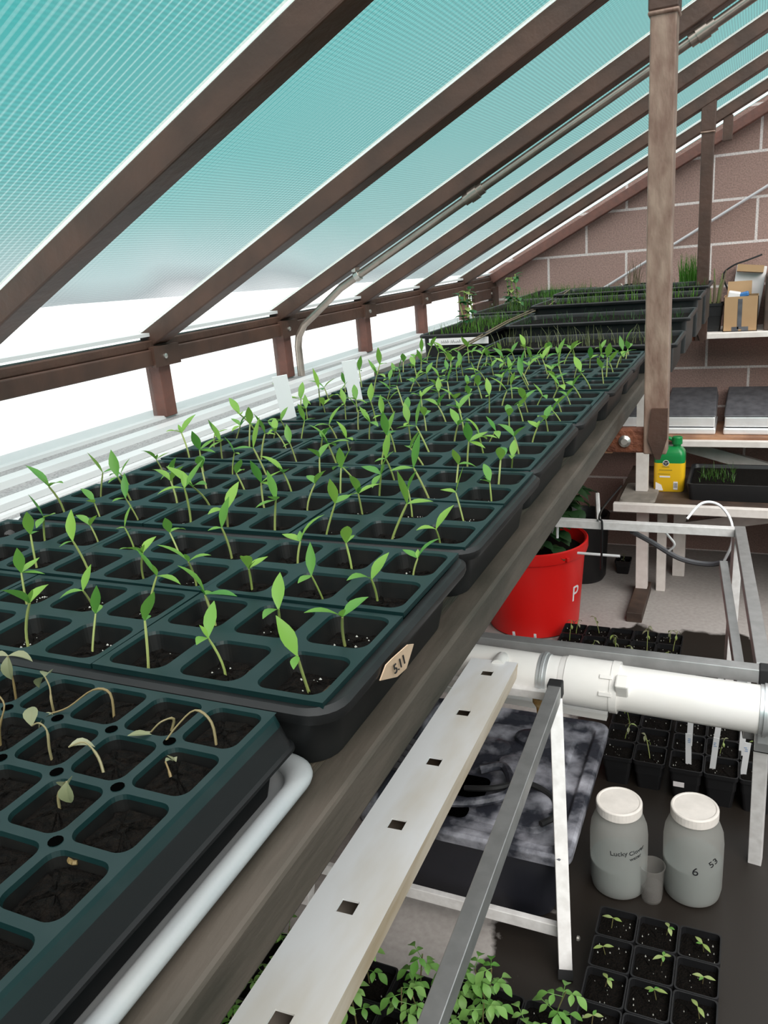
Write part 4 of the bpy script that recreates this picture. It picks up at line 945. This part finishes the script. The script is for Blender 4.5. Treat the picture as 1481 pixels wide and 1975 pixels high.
for x, l in ((-.79, 'left of two white tags below the red tub'), (-.708, 'right of two white tags below the red tub')): stake(x, 2.775, .06, .085, 'white plant tag, ' + l, .010)
tagp = MB(); tagp.box((-.125, 2.0985, .06), (.030, .001, .016)); tag(tagp.build('price_sticker', m_lab, origin=(-.125, 2.0985, .052)), 'small white sticker on the front left tagged pot', 'sticker')
b = MB(); b.bb(-.975, -.63, 2.85, 2.885, 0, .05); tag(b.build('red_tray', m_red, origin=(-.8, 2.87, 0), bevel=.004), 'low red tray edge below the red tub', 'tray')

# ================================================================ RED TUB
tx, ty = -.815, 3.185
t = thing('red_tub', (tx, ty, 0), 'big red plastic tub holding a leafy plant', 'tub')
b = MB(); b.lathe([(.185, .002), (.193, .006), (.222, .34), (.232, .345), (.236, .36), (.236, .392), (.230, .396), (.222, .390), (.212, .34), (.185, .02)], (tx, ty, 0), 56); b.build('body', m_red, t, True)
b = MB(); b.lathe([(.214, .335), (.15, .345), (.05, .348)], (tx, ty, 0), 32, False); b.build('soil', m_soil, t, True)
b = MB(); a = math.atan2(-ty, -tx) + .62; c = Vector((tx + .236 * math.cos(a), ty + .236 * math.sin(a), .36)); b.box(c, (.02, .012, .02), Matrix.Rotation(a, 3, 'Z')); b.build('lug', m_red, t, bevel=.003)
def fP(px, py, pz):
    a_ = math.atan2(-ty, -tx) + .98 + px / .21; z = .175 + py; return (tx + (.2085 + (z - .175) * .086 + pz) * math.cos(a_), ty + (.2085 + (z - .175) * .086 + pz) * math.sin(a_), z)
lettering('lettering', 'P', .10, m_whiteside, t, fP)
t = thing('leafy_plant', (tx, ty, .345), 'dark broad-leaved plant growing in the red tub', 'plant')
r3 = random.Random(11)
for k in range(13):
    a = r3.uniform(0, 6.28); L = r3.uniform(.06, .2); h = r3.uniform(.06, .27)
    if k < 8: a = r3.uniform(-.7, .5); L = r3.uniform(.10, .22); h = [.27, .22, .25, .17, .12, .2, .14, .09][k]
    P = [Vector((tx + math.cos(a) * L * u, ty + math.sin(a) * L * u, .345 + h * (1.3 * u - .3 * u * u))) for u in (0, .3, .6, .85, 1)]
    b = MB(); b.tube(P, .004, 6); b.build('stem', m_tomstem, t, True)
    for q in range(2):
        b = MB(); leaf(b, P[-1 - q], a + r3.uniform(-.9, .9), r3.uniform(.0, .7), r3.uniform(.08, .12), r3.uniform(.065, .09), 1.0, .25); b.build('leaf', m_dark, t, True)
for (lx, ly, lz, az, el) in ((-.655, 3.13, .585, .3, .5), (-.665, 3.10, .535, -.5, .1), (-.70, 3.16, .555, .9, .3), (-.715, 3.08, .485, -.4, .3), (-.70, 3.12, .44, .2, .2), (-.75, 3.05, .42, -1.0, .3), (-.76, 3.10, .47, -.2, .6), (-.70, 3.06, .40, .0, .0)):
    b = MB(); b.tube([(tx + (lx - tx) * .3, ty + (ly - ty) * .3, .345), ((tx + lx) / 2, (ty + ly) / 2, (.345 + lz) / 2 + .02), (lx, ly, lz)], .0035, 6); b.build('stem', m_tomstem, t, True)
    b = MB(); leaf(b, (lx, ly, lz), az - .6, el, .085, .068, .9, .2); leaf(b, (lx, ly, lz), az + .7, el * .5, .07, .055, .9, .2); b.build('leaf', m_dark, t, True)
b = MB(); b.lathe([(.10, .002), (.11, .02), (.125, .30), (.13, .33), (.12, .33), (.10, .28)], (-.70, 3.72, 0), 32); tag(b.build('black_bucket', m_black, smooth=True, origin=(-.70, 3.72, 0)), 'black bucket standing behind the red tub', 'bucket')
tag(pot(-.52, 3.82, 0, .075, .07), 'lone small black pot on the concrete by the white table leg', 'pot')
sprig(2, (-.52, 3.82, .055), 'small sprout in the lone pot by the white table leg', 'lone pot sprout', .7)

# ================================================================ BACK TABLES AND SHELF
t = thing('potting_table', (.2, 3.7, 0), 'low white-edged wooden table by the block wall, the yellow bottle on it', 'table')
b = MB(); b.bb(-.50, 1.25, 3.375, 4.0, .478, .502); b.build('table_top', m_wbrown, t, bevel=.002)
b = MB(); b.bb(-.50, 1.25, 3.345, 3.375, .472, .508); b.build('edge_board', m_wwhite, t, bevel=.002)
b = MB(); b.bb(-.430, -.380, 3.53, 3.57, .502, .92); b.rings([[(-.430, 3.53, .92), (-.380, 3.53, .92), (-.380, 3.57, .92), (-.430, 3.57, .92)], [(-.417, 3.54, .955), (-.367, 3.54, .975), (-.367, 3.58, .975), (-.417, 3.58, .955)]]); b.bb(-.425, -.375, 3.53, 3.57, 0, .478); b.build('post', m_wwhite, t)
b = MB(); b.bb(-.345, -.305, 3.62, 3.66, 0, .478); b.build('leg', m_wwhite, t, bevel=.002)
b = MB(); b.bb(-.29, -.235, 3.82, 3.87, 0, .478); b.build('leg', m_wwhite, t, bevel=.002)
b = MB(); b.bb(1.15, 1.2, 3.4, 3.45, 0, .478); b.build('leg', m_wwhite, t, bevel=.002)
b = MB(); b.bb(-.43, -.365, 3.26, 3.62, 0, .045); b.build('foot_block', m_wbrown, t, bevel=.003)
b = MB(); b.beam((-.27, 3.84, .24), (.60, 3.60, .50), .03, .055); b.build('diagonal_brace', m_wwhite, t)
b = MB(); b.rings([rrect(-.485, -.335, 3.39, 3.66, .5025, .02), rrect(-.48, -.34, 3.395, 3.655, .512, .02)]); tag(b.build('stone_slab', m_stone, origin=(-.41, 3.5, .502)), 'grey slab on the left end of the low table', 'slab')
t = thing('propagation_shelf', (.2, 4.0, .6), 'pale plank shelf on the block wall carrying the foil boxes', 'shelf')
b = MB(); b.bb(-.62, 1.25, 3.83, 4.19, .667, .688); b.build('plank', m_wplank, t)
b = MB(); b.bb(-.30, 1.25, 3.80, 3.83, .650, .678); b.build('edge_board', m_wwhite, t, bevel=.002)
b = MB(); b.beam((-.30, 4.0, .62), (.60, 4.0, .36), .03, .055); b.build('diagonal_brace', m_wwhite, t)
b = MB(); b.bb(-.62, -.58, 3.85, 4.19, .60, .667); b.build('bearer', m_wplank, t)
for i, (x0, x1, lab) in enumerate(((-.60, -.375, 'foil box with dark lid, partly hidden behind the rusty bracket'), (-.350, -.125, 'foil box with grey lid just right of the big post'), (-.092, .135, 'foil box with grey lid at the right photo edge'))):
    t = thing('foil_box', ((x0 + x1) / 2, 4.0, .688), lab, 'box', 'foil boxes on the plank shelf')
    b = MB(); b.bb(x0, x1, 3.885, 4.17, .689, .718); b.build('base', m_foil, t, bevel=.006)
    b = MB(); b.rings([[(x0 + .004, 3.895, .722), (x1 - .004, 3.895, .722), (x1 - .004, 4.165, .722), (x0 + .004, 4.165, .722)], [(x0 + .004, 3.89, .770), (x1 - .004, 3.89, .770), (x1 - .004, 4.165, .80), (x0 + .004, 4.165, .80)]]); b.build('foil_front', m_foil, t, bevel=.006)
    b = MB(); b.rings([[(x0, 3.888, .772), (x1, 3.888, .772), (x1, 4.168, .815), (x0, 4.168, .815)], [(x0 + .004, 3.890, .777), (x1 - .004, 3.890, .777), (x1 - .01, 4.165, .862), (x0 + .01, 4.165, .862)]]); b.build('lid', m_foild, t, bevel=.004)
    b = MB(); b.bb(x0 + .01, x1 - .01, 3.9, 4.16, .716, .724); b.build('spacer', m_black, t)
# shelf with the cardboard box
t = thing('wall_shelf', (.5, 4.0, 1.12), 'white wall shelf at the right edge with the cardboard box', 'shelf')
b = MB(); b.bb(-.19, XR - .005, 3.90, 4.2, 1.122, 1.146); b.build('board', m_wwhite, t, bevel=.002)
t = thing('cardboard_box', (-.045, 4.0, 1.146), 'small open cardboard box with tape on the white wall shelf', 'box')
x0, x1, y0, y1, z0, z1 = -.115, .025, 3.935, 4.075, 1.1465, 1.297
b = MB(); th = .003
b.bb(x0, x1, y0, y0 + th, z0, z1); b.bb(x0, x1, y1 - th, y1, z0, z1); b.bb(x0, x0 + th, y0, y1, z0, z1); b.bb(x1 - th, x1, y0, y1, z0, z1); b.bb(x0, x1, y0, y1, z0, z0 + th); b.build('carton', m_card, t)
b = MB(); b.box(((x0 + x1) / 2 - .01, y1 + .004, z1 + .028), (.10, .003, .06), Matrix.Rotation(-.25, 3, 'X')); b.build('flap', m_card, t)
b = MB(); b.box((-.048, y0 - .0006, 1.222), (.018, .0012, .13)); b.box((-.065, y0 - .0006, 1.158), (.028, .0012, .018)); b.box((-.025, y0 - .0006, 1.158), (.028, .0012, .018)); b.build('tape', m_foild, t); t.children[-1]['label'] = 'shiny packing tape'
b = MB(); b.box((-.075, 4.0, 1.300), (.05, .08, .03), Matrix.Rotation(.2, 3, 'Y')); tag(b.build('paper_packet', m_lab, origin=(-.075, 4.0, 1.285), bevel=.004), 'crumpled white packet in the open cardboard box', 'packet')
b = MB(); b.box((-.035, 3.985, 1.302), (.04, .05, .02), Matrix.Rotation(-.2, 3, 'Y')); tag(b.build('plastic_packet', m_blue, origin=(-.035, 3.985, 1.285), bevel=.005), 'blue packet sticking out of the cardboard box', 'packet')
t = thing('leaning_carton', (-.02, 4.12, 1.146), 'tilted white and tan carton behind the cardboard box', 'carton')
R_ = Matrix.Rotation(.12, 3, 'Y') @ Matrix.Rotation(-.12, 3, 'X')
b = MB(); b.box((-.025, 4.135, 1.28), (.125, .07, .27), R_); b.build('body', m_lab, t, bevel=.002)
b = MB(); b.box((-.015, 4.10, 1.405), (.11, .05, .03), R_); b.build('flap', m_card, t)
tag(pot(-.158, 4.0, 1.1465, .085, .125), 'black pot of thick stalks left of the cardboard box', 'pot')
t = thing('stalky_plant', (-.158, 4.0, 1.255), 'thick green and tan stalks in the black shelf pot', 'plant')
for k in range(8):
    a = k * .8; b = MB(); b.tube([(-.158 + .02 * math.cos(a), 4.0 + .02 * math.sin(a), 1.25), (-.158 + .03 * math.cos(a), 4.0 + .03 * math.sin(a), 1.33), (-.162 + .05 * math.cos(a), 4.0 + .045 * math.sin(a), 1.36 + .06 * rnd.random())], [.007, .006, .002], 7); b.build('stalk', m_olive if k % 3 else m_stalk, t, True)
cable('black_cable', [(-.10, 4.17, 1.30), (-.13, 4.17, 1.38), (-.09, 4.17, 1.42), (-.03, 4.17, 1.44), (.03, 4.18, 1.46)], .004, m_black, 'dark cable arching on the wall behind the cardboard box', 'cable')
b = MB(); b.bb(.05, .30, 3.93, 4.15, 1.1465, 1.38); tag(b.build('dark_bin', m_wbrown, origin=(.17, 4.0, 1.1465), bevel=.006), 'dark brown bin right of the cardboard box', 'bin')

# ---------------------------------------------------------------- plant food bottle
bx0, bx1, by0, by1, bz = -.360, -.232, 3.565, 3.655, .5125 - .010
t = thing('plant_food_bottle', ((bx0 + bx1) / 2, 3.61, bz), 'yellow and green jug of plant food on the low table', 'bottle')
def br(s, z, r=.02): 
    cx_, cy_ = (bx0 + bx1) / 2, (by0 + by1) / 2; hx, hy = (bx1 - bx0) / 2 * s, (by1 - by0) / 2 * s; return rrect(cx_ - hx, cx_ + hx, cy_ - hy, cy_ + hy, z, r * s)
b = MB(); b.rings([br(.94, bz + .0), br(1.0, bz + .006), br(1.0, bz + .130)], True, True); b.build('label_panel', m_yel, t, True)
b = MB(); b.rings([br(1.0, bz + .130), br(1.0, bz + .158), br(.95, bz + .176), br(.78, bz + .190), br(.5, bz + .198)], False, True); b.build('shoulder', m_grn, t, True)
b = MB(); b.lathe([(.016, 0), (.016, .012), (.022, .012), (.022, .040), (.018, .044)], (-.268, 3.61, bz + .196), 20); b.build('cap', m_grn, t, False)
b = MB(); b.tube([(-.335, 3.61, bz + .185), (-.338, 3.61, bz + .215), (-.325, 3.61, bz + .232), (-.300, 3.61, bz + .232), (-.285, 3.61, bz + .225)], .008, 10); b.build('handle', m_grn, t, True)
yf = by0 - .0008
b = MB(); b.lathe([(.0135, 0), (.0135, .001)], n=24); b.v = [(-.3085 + x, yf - zz, bz + .131 + yy) for x, yy, zz in b.v]; rr_ = b.build('roundel_rim', m_lab, t)
b = MB(); b.lathe([(.011, 0), (.011, .0015)], n=24); b.v = [(-.3085 + x, yf - zz, bz + .131 + yy) for x, yy, zz in b.v]; b.build('roundel', m_ink, rr_)
lettering('lettering', 'Miracle\nGro', .0062, m_lab, rr_, lambda x, y, z: (-.3085 + x, yf - .0018 - z, bz + .131 + y))
b = MB(); b.bb(-.325, -.294, yf - .0006, yf, bz + .112, bz + .116); b.bb(-.336, -.282, yf - .0006, yf, bz + .098, bz + .1015); b.bb(-.340, -.290, yf - .0006, yf, bz + .080, bz + .083); b.build('print_lines', m_gold, t)
b = MB(); b.bb(-.334, -.290, yf - .0006, yf, bz + .066, bz + .073); b.bb(-.276, -.258, yf - .0006, yf, bz + .012, bz + .048); b.build('white_print', m_lab, t)
b = MB()
for k in range(5): b.bb(-.2735 + k * .003, -.2735 + k * .003 + .0015, yf - .0012, yf - .0006, bz + .020, bz + .042)
b.build('barcode', m_inkg, t)
b = MB(); b.rings([[(-.350, yf, bz + .006), (-.318, yf, bz + .006), (-.326, yf, bz + .032), (-.350, yf, bz + .044)], [(-.350, yf - .0006, bz + .006), (-.318, yf - .0006, bz + .006), (-.326, yf - .0006, bz + .032), (-.350, yf - .0006, bz + .044)]]); b.build('flower_print', m_lab, t)
# black planter of grass on the low table
t = thing('black_planter', (.2, 3.6, .502), 'long black planter box with a small grass tuft on the low table', 'planter')
b = MB(); b.rings([rrect(-.205, .75, 3.46, 3.78, .503, .02), rrect(-.215, .76, 3.45, 3.79, .575, .02), rrect(-.205, .75, 3.46, 3.78, .575, .02), rrect(-.20, .74, 3.47, 3.77, .545, .02)]); b.build('box', m_black, t)
b = MB(); b.rings([rrect(-.20, .745, 3.465, 3.775, .560, .02), rrect(-.15, .7, 3.5, 3.74, .566, .02)], False, True); b.build('soil', m_soil, t)
b = MB(); blades(b, -.17, -.03, 3.52, 3.70, .563, 120, .02, .055, .0018, .9); tag(b.build('grass_tuft', m_grass, origin=(-.1, 3.6, .563)), 'small green grass tuft in the long black planter', 'grass', kind='stuff')

for (x, y, lab) in ((-.2215, .3725, 'dry brown soil clump in the right front cell of the tan-tagged tray'), (-.281, .3755, 'dry brown soil clump beside the second front cell seedling, tan-tagged tray')):
    b = MB(); R = []
    for f, h in ((1, 0), (1.05, .003), (.8, .006), (.3, .0075)):
        R.append([(x + .008 * f * math.cos(a * PI / 5) * rnd.uniform(.75, 1.2), y + .013 * f * math.sin(a * PI / 5) * rnd.uniform(.75, 1.2), 1.3265 + h) for a in range(10)])
    b.rings(R); tag(b.build('soil_clump', m_drysoil, origin=(x, y, 1.3265)), lab, 'soil')
